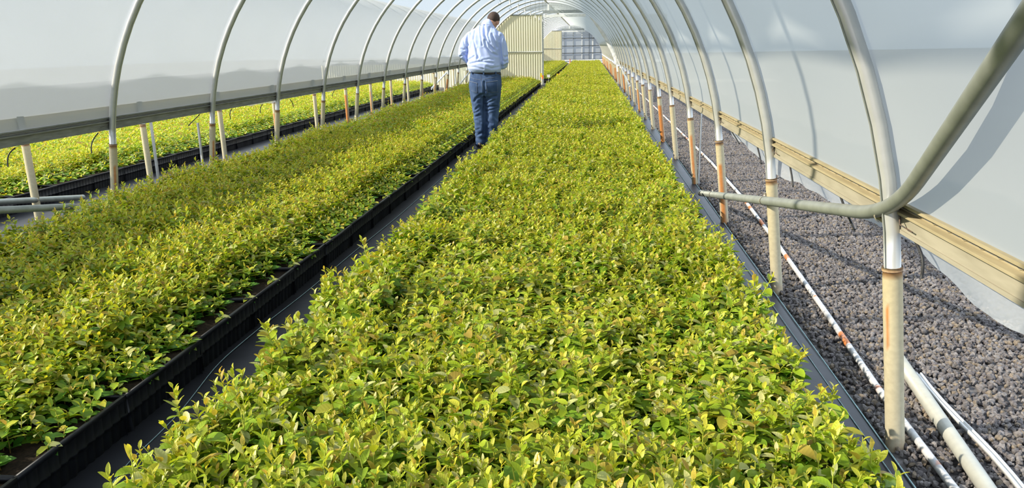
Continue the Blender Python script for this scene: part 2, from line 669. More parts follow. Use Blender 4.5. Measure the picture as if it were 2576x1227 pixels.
# ridge purlins
for nm, ya, yb, lab in (('near', YK(-2), YK(15), 'long galvanized ridge pipe under the near arches'), ('far', YK(K2 - 1), YK(33), 'long galvanized ridge pipe under the far arches')):
    b = MB()
    b.tube([(CX, ya, ZC + RB - .045), (CX, yb, ZC + RB - .045)], .018, 8)
    r = tag(b.build('ridge_pipe', M['galv']), lab, 'pipe')
    for k in range(int((ya - Y0) / S), int((yb - Y0) / S)):
        if YK(k) < 6:
            continue
        b = MB()
        b.box(CX - .04, CX + .04, YK(k) - .03, YK(k) + .03, ZC + RB - .07, ZC + RB - .018)
        b.build('clamp', M['strap'], r, flat=True)


# ------------------------------------------------------------------ hip boards with lock channel
def hip_board(side, cx, ya, yb, label, wires=True, dull=False):  # dull: the same board with its shade put into the colour
    """side +1: gravel side wall, -1: next-tunnel side wall"""
    x = cx + side * 2.405
    t = empty('hip_board', (x, ya, 0), label, 'board')
    L = yb - ya
    b = MB()
    b.box(-.012, .012, 0, L, .745, .815)
    b.box(-.016 if side > 0 else -.004, .004 if side > 0 else .016, 0, L, .745, .757)
    bb = b.build('board', M['board'] if not dull else M['board_shaded'], t, flat=True)
    c = MB()
    s = -side
    # inside face channel profile: two lips and a web
    prof = [(.0, .806), (.030, .806), (.030, .814), (.010, .818), (.010, .832), (.030, .836), (.030, .845), (.0, .845)]
    c.quad_grid([[(s * px_, y, pz) for px_, pz in prof + prof[:1]] for y in (0, L)])
    ch = c.build('lock_channel', M['channel'] if not dull else M['board_shaded'], t, flat=True)
    if wires:
        w = MB()
        y = 0
        pts = []
        i = 0
        while y < L:
            pts.append((s * .012, y, .8255 + (.004 if i % 2 else -.004)))
            y += .045
            i += 1
        w.tube(pts, .0011, 4)
        w.build('wiggle_wire', M['channel'], ch)
    rr = random.Random(3 + side)
    if wires:
        for k in range(-1, 16):
            y = YK(k) - ya - .12
            if 0 < y < L:
                c = MB()
                c.tube([(s * .02, y + .10, .80), (s * .04, y + .04, .785), (s * .025, y - .02, .775)], .0025, 4)
                c.build('wire_tail', M['wire'], ch)
    return t


hip_board(1, CX, YK(-2), YK(15), 'cream hip board with lock channel on the gravel-side wall')
hip_board(-1, CX, YK(-2), YK(15), 'hip board, its shade put into the grey, under the film wall beside the next tunnel', dull=True)
hip_board(1, CXN, YK(-2), YK(15), 'cream hip board of the neighbouring tunnel', wires=False)
hip_board(1, CX, YK(K2 - 1), YK(33), 'cream hip board of the far tunnel, gravel side', wires=False)
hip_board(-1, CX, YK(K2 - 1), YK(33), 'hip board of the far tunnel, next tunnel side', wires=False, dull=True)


# loose film skirts below the boards
def skirt(side, cx, ya, yb, knots, label, seed):
    rr = random.Random(seed)
    b = MB()
    rows = []
    n = int((yb - ya) / .06)
    for i in range(n + 1):
        y = ya + (yb - ya) * i / n
        ks = sorted(knots)
        z = ks[-1][1]
        if y <= ks[0][0]:
            z = ks[0][1]
        else:
            for (a, za), (c, zc_) in zip(ks, ks[1:]):
                if a <= y <= c:
                    u = (y - a) / (c - a)
                    u = u * u * (3 - 2 * u)
                    z = za + (zc_ - za) * u
        z += .006 * math.sin(y * 9 + seed) + .004 * math.sin(y * 23)
        row = []
        for q in range(7):
            u = q / 6
            x = cx + side * (2.42 + .035 * u + .018 * u * math.sin(y * 5.1 + u * 2) + .007 * math.sin(y * 14 + 3 * u))
            row.append((x, y, .80 + (z - .80) * u))
        rows.append(row)
    b.quad_grid(rows)
    return tag(b.build('film_skirt', M['skirt']), label, 'plastic film')


skirt(1, CX, YK(-1), YK(15), [(0, .66), (1.75, .655), (2.1, .64), (2.75, .70), (3.3, .66), (3.8, .645), (4.7, .635), (5.6, .69), (6.7, .735), (9, .75),
                             (9.5, .72), (11, .755), (14, .72), (17, .75), (20, .70), (24, .74), (28, .72)],
      'loose clear film skirt hanging wavy below the cream hip board', 5)
skirt(-1, CX, YK(-1), YK(15), [(0, .74), (5.8, .745), (6.05, .725), (6.4, .745), (8.3, .745), (8.9, .72), (9.4, .715), (10, .74), (11.5, .73), (14, .745), (28, .74)],
      'short film skirt showing white below the grey hip board', 9)


# hanging cords
def cord(p0, p1, bend, label, side):
    t = MB()
    p0, p1 = Vector(p0), Vector(p1)
    pts = []
    for i in range(9):
        u = i / 8
        p = p0.lerp(p1, u)
        p += Vector(bend) * math.sin(u * PI) * .5
        pts.append(p)
    t.tube(pts, .0045, 6)
    tag(t.build('tie_cord', M['cord']), label, 'cord', 'black tie cords below the hip boards')


for (a, c, bend, lab) in [((2300, 602), (2318, 700), (0, -.06, .02), 'black cord end hanging below the cream board, nearest on the gravel side'),
                          ((2112, 487), (2150, 578), (0, .02, 0), 'black cord end hanging below the cream board between first and second posts'),
                          ((1986, 412), (1995, 470), (0, -.02, 0), 'black cord end hanging beside the second cream post'),
                          ((1905, 368), (1915, 412), (0, -.02, 0), 'black cord end below the cream board between second and third posts'),
                          ((1840, 330), (1860, 362), (0, -.02, 0), 'short black cord end near the rusty third post')]:
    cord(atx(*a, .985), atx(*c, .985), bend, lab, 1)
for (a, c, bend, lab) in [((38, 372), (20, 420), (0, -.05, .03), 'black cord hanging below the grey board, nearest on the next-tunnel side'),
                          ((247, 334), (230, 385), (0, -.06, .02), 'black cord below the grey board, second along the next-tunnel side'),
                          ((502, 288), (474, 316), (0, 0, 0), 'stiff black cord slanting from the grey board by the second post'),
                          ((583, 274), (580, 300), (0, -.05, .02), 'thin black cord below the grey board past the second post'),
                          ((660, 262), (655, 284), (0, -.05, .01), 'thin black cord by the white film scrap below the grey board'),
                          ((730, 250), (738, 270), (0, .05, 0), 'thin black cord just past the third post on the next-tunnel side'),
                          ((842, 226), (836, 243), (0, -.05, 0), 'thin black cord past the fourth post on the next-tunnel side')]:
    cord(atx(*a, -3.83), atx(*c, -3.83), bend, lab, -1)


# ------------------------------------------------------------------ brace pipes
def strap_ring(parent, c, d, r, name='clamp'):
    c, d = Vector(c), Vector(d).normalized()
    b = MB()
    b.tube([c - d * .006, c + d * .006], r, 14, caps=False)
    b.tube([c - d * .006, c + d * .006], r * .96, 14, caps=False)
    o = b.build(name, M['strap'], parent)
    q = MB()
    up = Vector((0, 0, 1))
    q.tube([c + up * r * 1.0, c + up * (r + .016)], .006, 8)
    q.build('bolt', M['strap'], o)
    return o


P0 = Vector((.938, 6.45, .118))
P1 = Vector((.942, 2.44, .800))
P2 = atx(2576, 60, .74)
P3 = P1 + (P2 - P1) * 2.0
P3 = P1 + (P2 - P1) * ((YK(-1) + .05 - P1.y) / (P2.y - P1.y))
pth = smooth_path([P0, P1, P2, P3], 10, .34)
b = MB()
b.tube(pth, .0235, 16)
br = tag(b.build('brace_pipe', M['galv_dull']), 'galvanized brace pipe strapped along the gravel-side posts and bent upward at the nearest arch', 'pipe')
for py_ in (5.86, 4.16, 2.52):
    u = (py_ - P0.y) / (P1.y - P0.y)
    strap_ring(br, P0.lerp(P1, u), P1 - P0, .026)
b = MB()
b.tube([P0 + (P0 - P1).normalized() * .004, P0 + (P1 - P0).normalized() * .10], .0255, 14)
b.build('pipe_end', M['galv'], br)

for (pa, pb, lab) in [((-3.70, 2.6, .70), (-3.70, 5.12, .268), 'grey brace pipe low on this tunnel\'s posts, hidden by leaves at its end'),
                      ((-4.52, 3.0, .62), (-4.52, 6.40, .087), 'grey brace pipe with a rounded end strapped to the neighbouring tunnel\'s post')]:
    b = MB()
    b.tube([pa, pb], .0235, 14)
    q = tag(b.build('brace_pipe', M['galv_dull']), lab, 'pipe')
    if pa[0] < -4:
        strap_ring(q, Vector(pa).lerp(Vector(pb), (5.80 - pa[1]) / (pb[1] - pa[1])), Vector(pb) - Vector(pa), .026)
for (xx, a, c, lab) in [(-4.44, (1085, 223), (1124, 182), 'pale diagonal brace at the far end of the neighbouring tunnel'),
                        (-3.74, (1153, 217), (1181, 181), 'pale diagonal brace at the far end beside the walking person'),
                        (.93, (1549, 140), (1583, 215), 'pale diagonal brace at the far end of the gravel-side posts')]:
    b = MB()
    b.tube([atx(*a, xx), atx(*c, xx)], .024, 10)
    tag(b.build('brace_pipe', M['galv']), lab, 'pipe')

# ------------------------------------------------------------------ pipes on the gravel
b = MB()
cpts = [(1.088, .9), (1.10, 2.2), (1.123, 2.87), (1.18, 3.74), (1.258, 5.07), (1.337, 6.7), (1.383, 8.8), (1.40, 11.9), (1.41, 18), (1.41, 26)]
fine = []
for i in range(len(cpts) - 1):
    for t in np.linspace(0, 1, 10)[:-1]:
        fine.append((cpts[i][0] + (cpts[i + 1][0] - cpts[i][0]) * t, cpts[i][1] + (cpts[i + 1][1] - cpts[i][1]) * t, .024))
b.tube(fine, .0135, 10)
tag(b.build('water_pipe', M['pipe_rust']), 'thin white pipe with rust patches running along the gravel beside the posts', 'pipe')
b = MB()
d = Vector((1.188 - 1.293, 2.168 - 3.061, 0)).normalized()
pA = Vector((1.293, 3.061, .032)) - d * .12
b.tube([pA, pA + d * 2.0], .0255, 14)
tag(b.build('steel_pipe', M['pipe_cream']), 'thick pale steel pipe lying on the gravel by the nearest post', 'pipe')
b = MB()
q0, q1 = Vector((1.327, 3.007, .022)), Vector((1.285, 2.07, .022))
dd = (q1 - q0).normalized()
sd = Vector((dd.y, -dd.x, 0))
pts = [q0 + dd * t for t in np.linspace(0, 1.9, 16)]
prof = [(-.012, 0), (-.012, .012), (-.006, .014), (-.004, .006), (.004, .006), (.006, .014), (.012, .012), (.012, 0)]
b.quad_grid([[p + sd * (a + .008 * math.sin(i * .9)) + Vector((0, 0, c)) for a, c in prof + prof[:1]] for i, p in enumerate(pts)])
tag(b.build('lock_strip', M['strip']), 'slim grooved white strip lying against the thick steel pipe', 'strip')
b = MB()
b.box(1.062, 1.078, YK(3) - .012, YK(3) + .012, 0, .70)
b.box(1.062, 1.066, YK(3) - .020, YK(3) + .020, 0, .70)
tag(b.build('lock_strip', M['strip'], flat=True), 'upright white strip standing against the fourth gravel-side post', 'strip')
b = MB()
b.box(-3.94, -3.925, YK(3) - .07, YK(3) - .045, 0, .64)
tag(b.build('lock_strip', M['strip'], flat=True), 'upright white strip beside the second post on the next-tunnel side', 'strip')
b = MB()
b.box(-4.475, -4.46, YK(3) - .012, YK(3) + .02, 0, .74)
tag(b.build('lock_strip', M['strip'], flat=True), 'upright strip behind the second neighbouring post', 'strip')

# ------------------------------------------------------------------ instancing of uncountable stuff
def scatter(name, protos, pts, m, label, cat):
    """one object: points that each draw one prototype mesh as a geometry instance. pts: (x, y, z, rx, ry, rz, sx, sy, sz, index)"""
    a = np.array(pts, np.float32)
    me = bpy.data.meshes.new(name)
    me.vertices.add(len(a))
    me.vertices.foreach_set('co', a[:, :3].ravel())
    for nm, sl in (('rot', slice(3, 6)), ('scl', slice(6, 9))):
        at = me.attributes.new(nm, 'FLOAT_VECTOR', 'POINT')
        at.data.foreach_set('vector', np.ascontiguousarray(a[:, sl]).ravel())
    at = me.attributes.new('idx', 'INT', 'POINT')
    at.data.foreach_set('value', a[:, 9].astype(np.int32))
    o = bpy.data.objects.new(name, me)
    COL.objects.link(o)
    ng = bpy.data.node_groups.new(name, 'GeometryNodeTree')
    ng.interface.new_socket('Geometry', in_out='INPUT', socket_type='NodeSocketGeometry')
    ng.interface.new_socket('Geometry', in_out='OUTPUT', socket_type='NodeSocketGeometry')
    gi, go = ng.nodes.new('NodeGroupInput'), ng.nodes.new('NodeGroupOutput')
    join = ng.nodes.new('GeometryNodeJoinGeometry')
    nr = ng.nodes.new('GeometryNodeInputNamedAttribute')
    nr.data_type = 'FLOAT_VECTOR'
    nr.inputs[0].default_value = 'rot'
    e2r = ng.nodes.new('FunctionNodeEulerToRotation')
    ng.links.new(nr.outputs[0], e2r.inputs[0])
    ns = ng.nodes.new('GeometryNodeInputNamedAttribute')
    ns.data_type = 'FLOAT_VECTOR'
    ns.inputs[0].default_value = 'scl'
    ni = ng.nodes.new('GeometryNodeInputNamedAttribute')
    ni.data_type = 'INT'
    ni.inputs[0].default_value = 'idx'
    used = set(a[:, 9].astype(int).tolist())
    for k, pm in enumerate(protos):
        if k not in used:
            continue
        po = bpy.data.objects.new(pm.name + '_source', pm)      # lends its mesh, is not in the scene
        oi = ng.nodes.new('GeometryNodeObjectInfo')
        oi.inputs['Object'].default_value = po
        oi.inputs['As Instance'].default_value = False
        g2i = ng.nodes.new('GeometryNodeGeometryToInstance')
        ng.links.new(oi.outputs['Geometry'], g2i.inputs[0])
        eq = ng.nodes.new('FunctionNodeCompare')
        eq.data_type = 'INT'
        eq.operation = 'EQUAL'
        ng.links.new(ni.outputs[0], eq.inputs[2])
        eq.inputs[3].default_value = k
        ip = ng.nodes.new('GeometryNodeInstanceOnPoints')
        ng.links.new(gi.outputs[0], ip.inputs['Points'])
        ng.links.new(eq.outputs[0], ip.inputs['Selection'])
        ng.links.new(oi.outputs['Geometry'], ip.inputs['Instance'])
        ng.links.new(e2r.outputs[0], ip.inputs['Rotation'])
        ng.links.new(ns.outputs[0], ip.inputs['Scale'])
        ng.links.new(ip.outputs[0], join.inputs[0])
    ng.links.new(join.outputs[0], go.inputs[0])
    md = o.modifiers.new('scatter', 'NODES')
    md.node_group = ng
    return tag(o, label, cat, kind='stuff')


# gravel stones
def stone_tile(seed, size, n):
    rr = random.Random(seed)
    bm = bmesh.new()
    bmesh.ops.create_icosphere(bm, subdivisions=1, radius=1)
    base = [v.co.copy() for v in bm.verts]
    fs = [tuple(v.index for v in f.verts) for f in bm.faces]
    bm.free()
    b = MB()
    for i in range(n):
        r = rr.uniform(.007, .015)
        c = Vector((rr.uniform(-size / 2, size / 2), rr.uniform(-size / 2, size / 2), rr.uniform(-.004, .008)))
        e = Euler((rr.uniform(0, 6), rr.uniform(0, 6), rr.uniform(0, 6))).to_matrix()
        sc = Vector((rr.uniform(.8, 1.35), rr.uniform(.7, 1.1), rr.uniform(.55, .8)))
        q = [rr.uniform(.82, 1.15) for _ in base]
        o = len(b.v)
        tn = rr.choice([(.095, .084, .08), (.12, .105, .10), (.145, .13, .124), (.08, .07, .07), (.107, .094, .094), (.165, .13, .095), (.17, .153, .147)])
        for p, k in zip(base, q):
            v = e @ Vector((p.x * sc.x, p.y * sc.y, p.z * sc.z)) * (r * k)
            b.v.append(tuple(c + v))
            b.c.append(tn)
        b.f += [tuple(o + t for t in f) for f in fs]
    b.smooth = False
    return b.mesh('gravel_tile', M['stone'], True)


st = [stone_tile(i, .4, 620) for i in range(3)]
pts = []
for iy in range(-1, 66):
    for ix in range(6):
        y = .6 + iy * .38
        x = 1.22 + .09 * min(1, max(0, (y - 2)) / 12) + ix * .38
        if x > 3.2 or (y > 9 and ix > 3):
            continue
        pts.append((x, y, 0, 0, 0, R_.choice([0, PI / 2, PI, -PI / 2]), 1, 1, 1, R_.randrange(3)))
scatter('gravel', st, pts, None, 'loose grey and brown crushed stone along the outside of the posts', 'gravel')


# ------------------------------------------------------------------ seedlings
LEAF_HI = ([0, .10, .30, .55, .78, .92, 1], [.12, .56, .96, 1, .70, .34, .0])
LEAF_MID = ([0, .28, .68, 1], [.22, .98, .84, .0])
LEAF_LO = ([0, .45, 1], [.25, 1, 0])


def mixc(a, b, t):
    return tuple(a[i] + (b[i] - a[i]) * t for i in range(3))


def leaf_color(t, rr, warm):
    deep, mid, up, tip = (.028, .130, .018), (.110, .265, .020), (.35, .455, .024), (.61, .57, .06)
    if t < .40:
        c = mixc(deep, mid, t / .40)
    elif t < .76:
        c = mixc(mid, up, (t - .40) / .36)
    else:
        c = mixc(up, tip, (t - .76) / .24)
    if t > .6:
        q = rr.random()
        if q < .10 + .14 * warm:
            c = mixc(c, (.48, .25, .07), rr.uniform(.25, .7))
        elif q < .27:
            c = mixc(c, (.62, .58, .32), .6)
    elif warm and rr.random() < .5 * warm:
        c = mixc(c, (.48, .38, .03), rr.uniform(.2, .7))
    k = rr.uniform(.78, 1.18)
    return tuple(min(.9, x * k) for x in c)


def add_leaf(b, base, az, el, L, W, lod, col, rr, curl=.5):
    ts, ws = lod
    d2 = Vector((math.cos(az), math.sin(az), 0))
    s0 = Vector((-math.sin(az), math.cos(az), 0))
    roll = rr.uniform(-.5, .5)
    p = Vector(base)
    rows = []
    prev = 0
    e = el
    fold = rr.uniform(.15, .5)
    for t, w in zip(ts, ws):
        step = (t - prev) * L
        e2 = el - curl * t
        d = d2 * math.cos(e2) + Vector((0, 0, math.sin(e2)))
        p = p + d * step
        n = d.cross(s0) * -1
        if n.z < 0 and abs(e2) < 1.2:
            n = -n
        s = s0 * math.cos(roll) + n * math.sin(roll)
        hw = max(w * W * .5, .0004)
        up = n * (fold * hw)
        rows.append([p - s * hw + up, p, p + s * hw + up])
        prev = t
    dk = tuple(x * .86 for x in col)
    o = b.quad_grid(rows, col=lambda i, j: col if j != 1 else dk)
    if lod is LEAF_HI:
        for i, (t, w) in enumerate(zip(ts, ws)):
            for j in range(3):
                b.l[o + i * 3 + j] = (abs(j - 1) * w, t, 1)


def add_shoot(b, bs, by, x, y, z0, h, nl, sc, lod, rr, warm, lean=(0, 0), stem_seg=4, by_t=.78):
    """stem into bs, leaves into b, the newest leaves into by"""
    curve = Vector((rr.uniform(-.02, .02) + lean[0], rr.uniform(-.02, .02) + lean[1], 0))
    P = lambda t: Vector((x, y, z0)) + Vector((0, 0, h * t)) + curve * t * t + Vector((.004 * math.sin(t * 9 + x * 50), .004 * math.cos(t * 8 + y * 40), 0)) * t
    if bs is not None:
        sc_ = lambda i, j: mixc((.22, .13, .04), (.38, .42, .05), min(1, i / 3))
        if lod is LEAF_LO:
            pass
        else:
            bs.tube([P(t) for t in (0, .3, .6, .85, 1)], [.0022 * sc, .002 * sc, .0016 * sc, .0012 * sc, .0008 * sc], stem_seg if lod is LEAF_HI else 3, col=sc_, caps=False)
    az = rr.uniform(0, 6.28)
    for i in range(nl):
        t = .16 + .84 * (i + .5 * rr.random()) / nl
        az += 2.4 + rr.uniform(-.35, .35)
        if t < .72:
            L = (.026 + .022 * math.sin(min(1, t / .72) * PI * .75)) * sc * rr.uniform(.8, 1.2)
            el = rr.uniform(-.15, .55)
            wr = rr.uniform(.50, .62)
        else:
            u = (t - .72) / .28
            L = (.040 - .022 * u) * sc * rr.uniform(.75, 1.15)
            el = .55 + .75 * u + rr.uniform(-.2, .2)
            wr = rr.uniform(.38, .52)
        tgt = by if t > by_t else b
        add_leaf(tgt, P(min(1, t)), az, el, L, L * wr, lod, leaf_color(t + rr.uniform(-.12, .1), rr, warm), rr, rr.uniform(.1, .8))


def plant(b, bs, by, x, y, z0, h, rr, lod, warm, lean=(0, 0), sc=1., ns=None):
    ns = ns or rr.choice([1, 2, 2, 3])
    for s in range(ns):
        hh = h * (1 if s == 0 else rr.uniform(.55, .95))
        nl = int((9 if lod is LEAF_LO else 14) * hh / .17)
        add_shoot(b, bs, by, x + rr.uniform(-.012, .012) * (s > 0), y + rr.uniform(-.012, .012) * (s > 0), z0, hh, max(5, nl), sc, lod, rr, warm,
                  (lean[0] + (rr.uniform(-.03, .03) if s else 0), lean[1] + (rr.uniform(-.03, .03) if s else 0)))


SOIL = .135
PS = .30


def patch(seed, lod, warm, h0=.150, var=.035, step=.047, size=PS, taper=None, sy=None):
    rr = random.Random(seed)
    b = MB()
    sy = sy or size
    nx, ny = int(round(size / step)), int(round(sy / step))
    for i in range(nx):
        for j in range(ny):
            x = (i + .5) / nx * size - size / 2 + rr.uniform(-.012, .012)
            y = (j + .5) / ny * sy - sy / 2 + rr.uniform(-.012, .012)
            h = h0 + rr.gauss(0, var * .6)
            if rr.random() < .16:
                h += rr.uniform(.03, .075)
            h = max(.05, h)
            if taper:
                h *= taper(x)
                if rr.random() > taper(x) + .25:
                    continue
            plant(b, b, b, x, y, 0, h, rr, lod, warm, sc=(1.45 if lod is LEAF_LO else 1.12), ns=(rr.choice([1, 2]) if lod is LEAF_LO else None))
    return b.mesh('seedling_patch', M['leaf'], True)


PROTO = []


def add_proto(*a, **k):
    PROTO.append(patch(*a, **k))
    return len(PROTO) - 1


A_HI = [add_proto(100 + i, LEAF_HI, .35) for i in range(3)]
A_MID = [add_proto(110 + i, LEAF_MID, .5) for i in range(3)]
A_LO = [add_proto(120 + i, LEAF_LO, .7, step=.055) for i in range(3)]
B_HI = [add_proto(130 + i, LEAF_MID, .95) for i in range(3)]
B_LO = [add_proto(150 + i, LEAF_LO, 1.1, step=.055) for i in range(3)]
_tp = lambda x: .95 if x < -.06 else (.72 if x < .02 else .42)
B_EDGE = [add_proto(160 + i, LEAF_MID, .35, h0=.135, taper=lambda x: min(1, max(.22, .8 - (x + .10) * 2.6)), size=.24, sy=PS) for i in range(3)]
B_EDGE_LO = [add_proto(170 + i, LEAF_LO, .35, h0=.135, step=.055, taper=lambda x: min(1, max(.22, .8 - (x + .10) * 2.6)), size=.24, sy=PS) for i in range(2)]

INDIV_Y = (1.33, 1.90)          # the near end of the right bed is made of individual seedlings
pts = []


def hmod(x, y, s):
    return 1 + .13 * math.sin(x * 3.1 + y * 1.7 + s) + .08 * math.sin(y * 5.3 - x * 4.0 + 2 * s) + .05 * math.sin(y * 11 + x * 9)


def bed(x0, x1, y0, y1, lod_of, s, lean=True, edge=None, hs=1.0):
    nx = max(1, round((x1 - x0) / (PS * .97)))
    dx = (x1 - x0) / nx
    ny = round((y1 - y0) / (PS * .97))
    dy = (y1 - y0) / ny
    for j in range(ny):
        y = y0 + (j + .5) * dy
        if edge:
            pe = edge(y)
            pts.append((x1 + .11, y, SOIL, 0, 0, 0, 1, dy / PS * 1.02, R_.uniform(.85, 1.1), R_.choice(pe)))
        for i in range(nx):
            x = x0 + (i + .5) * dx
            rx, ry = R_.uniform(-.06, .06), R_.uniform(-.06, .06)
            zz = SOIL
            if lean and i == 0:
                ry -= .16
                zz += .015
            if lean and i == nx - 1 and not edge:
                ry += .16
                zz += .015
            if j == 0:
                rx += .12
            k = hmod(x, y, s) * hs
            pts.append((x + R_.uniform(-.02, .02), y + R_.uniform(-.02, .02), zz, rx, ry, R_.choice([0, PI / 2, PI, -PI / 2]),
                        dx / PS * 1.06, dy / PS * 1.06, k, R_.choice(lod_of(y))))


bed(-1.15, .72, INDIV_Y[1], 27.3, lambda y: A_HI if y < 4.2 else (A_MID if y < 10 else A_LO), 0)
bed(-3.62, -1.88, .9, 27.2, lambda y: B_HI if y < 10 else B_LO, 2, edge=lambda y: B_EDGE if y < 9 else B_EDGE_LO)
bed(-7.4, -5.28, 3.4, 25.6, lambda y: B_HI if y < 8 else B_LO, 4, edge=lambda y: B_EDGE_LO, lean=False)
bed(-1.12, .72, 28.9, 55.5, lambda y: A_LO, 6, hs=.95)
bed(-3.6, -1.72, 29.2, 56, lambda y: A_LO, 8, edge=lambda y: B_EDGE_LO)
scatter('seedling_mass', PROTO, pts, None, 'dense mass of yellow-green seedlings filling the beds beyond the nearest plants', 'seedlings')


# individual seedlings
def plant_meshes(seed, h, warm, ns=None, sc=1., lean=(0, 0), nl=None):
    rr = random.Random(seed)
    b, bs, by = MB(), MB(), MB()
    plant(b, bs, by, 0, 0, 0, h, rr, LEAF_HI, warm, lean, sc, ns)
    if not by.v:
        add_leaf(by, (0, 0, h), 0, 1.2, .02, .008, LEAF_HI, leaf_color(1, rr, 1), rr)
    return bs.mesh('stem', M['stem'], True), b.mesh('foliage', M['leaf'], True), by.mesh('young_leaves', M['leaf'], True)


def seedling(x, y, ms, label, group, rz=0., sz=1., tilt=(0, 0)):
    t = bpy.data.objects.new('seedling', None)
    t.empty_display_size = .05
    COL.objects.link(t)
    t.location = (x, y, SOIL)
    t.rotation_euler = (tilt[0], tilt[1], rz)
    t.scale = (1, 1, sz)
    tag(t, label, 'plant', group)
    for nm, me in zip(('stem', 'foliage', 'young_leaves'), ms):
        mesh_child(nm, me, t)
    return t


UNIQ = [  # tip pixel, tip height, foot shift, stems, height scale, label
    ((662, 806), .43, (.05, .03), 1, 1.15, 'tall leggy seedling with long leaves leaning over the black aisle cloth', 3),
    ((722, 800), .38, (.05, .0), 1, 1.0, 'seedling with a bronze tip beside the leggy one at the aisle edge', 12),
    ((905, 600), .43, (.05, .0), 1, 1.1, 'upright bright seedling standing clear of the aisle edge halfway to the person', 5),
    ((560, 1000), .36, (.07, .05), 1, 1.1, 'seedling with a pale bud-like tip over the aisle near the bottom edge', 7),
    ((475, 1045), .38, (.05, .04), 1, 1.15, 'seedling with one long upright leaf over the black aisle', 8),
    ((385, 1150), .33, (.08, .05), 1, 1.4, 'seedling with three broad leaves at the bed corner over the aisle', 9),
    ((2100, 975), .34, (-.07, .02), 1, 1.1, 'seedling reaching sideways over the gravel-side cloth in front of the nearest post', 10),
    ((2165, 1130), .33, (-.06, .03), 1, 1.2, 'red-tipped seedling at the bed corner nearest the cream post foot', 11),
    ((2025, 880), .36, (-.05, .02), 1, 1.0, 'pale seedling at the gravel-side bed edge below the rusty pipe patch', 13),
    ((1940, 695), .36, (-.05, .02), 1, 1.0, 'seedling with rounded leaves touching the foot of the second cream post', 14),
    ((15, 545), .36, (.03, .02), 1, 1.0, 'lone tall seedling in shade in front of the two grey brace pipes', 15),
]
n_u = 0
for (pp, zt, sh, ns, sc, lab, seed) in UNIQ:
    top = atz(*pp, zt)
    h = zt - SOIL
    lean = (-sh[0], -sh[1])
    ms = plant_meshes(900 + seed, h, .4, ns, sc * 1.35, lean)
    seedling(top.x + sh[0], top.y + sh[1], ms, lab, 'single seedlings at the bed edges')
    n_u += 1

cands = []
xs = np.arange(-1.15, .745, .0485)
y = INDIV_Y[0]
rr = random.Random(21)
row = 0
while y < INDIV_Y[1] + .02:
    for x in xs:
        xx, yy = x + rr.uniform(-.014, .014), y + rr.uniform(-.014, .014)
        h = max(.10, .162 * hmod(xx, yy, 0) + rr.gauss(0, .022) + (rr.uniform(.03, .075) if rr.random() < .18 else 0))
        px, py = proj((xx, yy, SOIL + h))
        if py < IH + 25 and -20 < px < IW + 20:
            cands.append((math.dist((0, 0, CZ), (xx, yy, .3)), xx, yy, h))
    y += .0485
cands.sort()
cands = cands[:288]
PM = [plant_meshes(300 + i, .17, [.1, .5, .2, .3][i % 4], sc=[1.1, 1.25, 1.4, 1.0][i % 4]) for i in range(14)]
for (_, xx, yy, h) in cands:
    tilt = (0, 0)
    if xx < -1.0:
        tilt = (0, -.28)
    elif xx > .64:
        tilt = (0, .28)
    seedling(xx, yy, PM[rr.randrange(len(PM))], 'leafy yellow-green seedling crowded into the near end of the gravel-side bed',
             'seedlings at the near end of the gravel-side bed', rr.uniform(0, 6.28), h / .17, tilt if False else (0, 0))
Y_IND = max(c[2] for c in cands)


# ------------------------------------------------------------------ trays and soil
def soil(x0, x1, y0, y1, label):
    b = MB()
    rr = random.Random(int(y0 * 10 + x0))
    xs_, ys_ = np.linspace(x0, x1, 10), np.linspace(y0, y1, 80)
    b.quad_grid([[(x, y_, SOIL + rr.uniform(-.005, .006)) for x in xs_] for y_ in ys_])
    tag(b.build('potting_soil', M['soil']), label, 'soil', kind='stuff')


soil(-1.14, .68, 1.1, 27.3, 'dark potting soil under the seedlings of the gravel-side bed')
soil(-3.62, -1.66, .7, 27.2, 'dark potting soil under the seedlings of the shaded bed')
soil(-7.4, -4.97, 3.2, 25.6, 'dark potting soil under the seedlings of the neighbouring tunnel')
soil(-1.12, .70, 28.8, 55.5, 'dark potting soil in the far gravel-side bed')
soil(-3.6, -1.52, 29.1, 56, 'dark potting soil in the far shaded bed')

TL, TW, TH = .54, .28, .150


def tray_meshes(seed):
    """tray wall with cell ribs and a rim; long side along Y, outer face at x = 0, body towards -X"""
    rr = random.Random(seed)
    b = MB()
    # body as four walls with vertical ribs on the long faces
    def wall(p, q, outn):
        p, q = Vector(p), Vector(q)
        L = (q - p).length
        n = max(2, int(L / .0115))
        rows = []
        for zz, off in ((0, -.012), (.055, -.007), (.072, -.006), (.076, .001), (.082, .001), (.086, -.003), (.138, .0)):
            ring = []
            for i in range(n + 1):
                u = i / n
                s = (u * L / .046) % 1
                rib_ = -.006 if (s < .16 or s > .84) else 0
                ring.append(p.lerp(q, u) + Vector(outn) * (off + rib_) + Vector((0, 0, zz)))
            rows.append(ring)
        b.quad_grid(rows)
    wall((0, 0, 0), (0, TL, 0), (1, 0, 0))
    wall((0, TL, 0), (-TW, TL, 0), (0, 1, 0))
    wall((-TW, TL, 0), (-TW, 0, 0), (-1, 0, 0))
    wall((-TW, 0, 0), (0, 0, 0), (0, -1, 0))
    body = b.mesh('tray_body', M['tray'])
    r = MB()
    t = .006
    for (x0, x1, y0, y1) in ((-.008, .004, 0, TL), (-TW - .004, -TW + .008, 0, TL), (-TW, 0, 0, .008), (-TW, 0, TL - .008, TL)):
        r.box(x0, x1, y0, y1, .136, .152)
    rim = r.mesh('rim', M['tray'])
    return body, rim


TB, TR = tray_meshes(1)


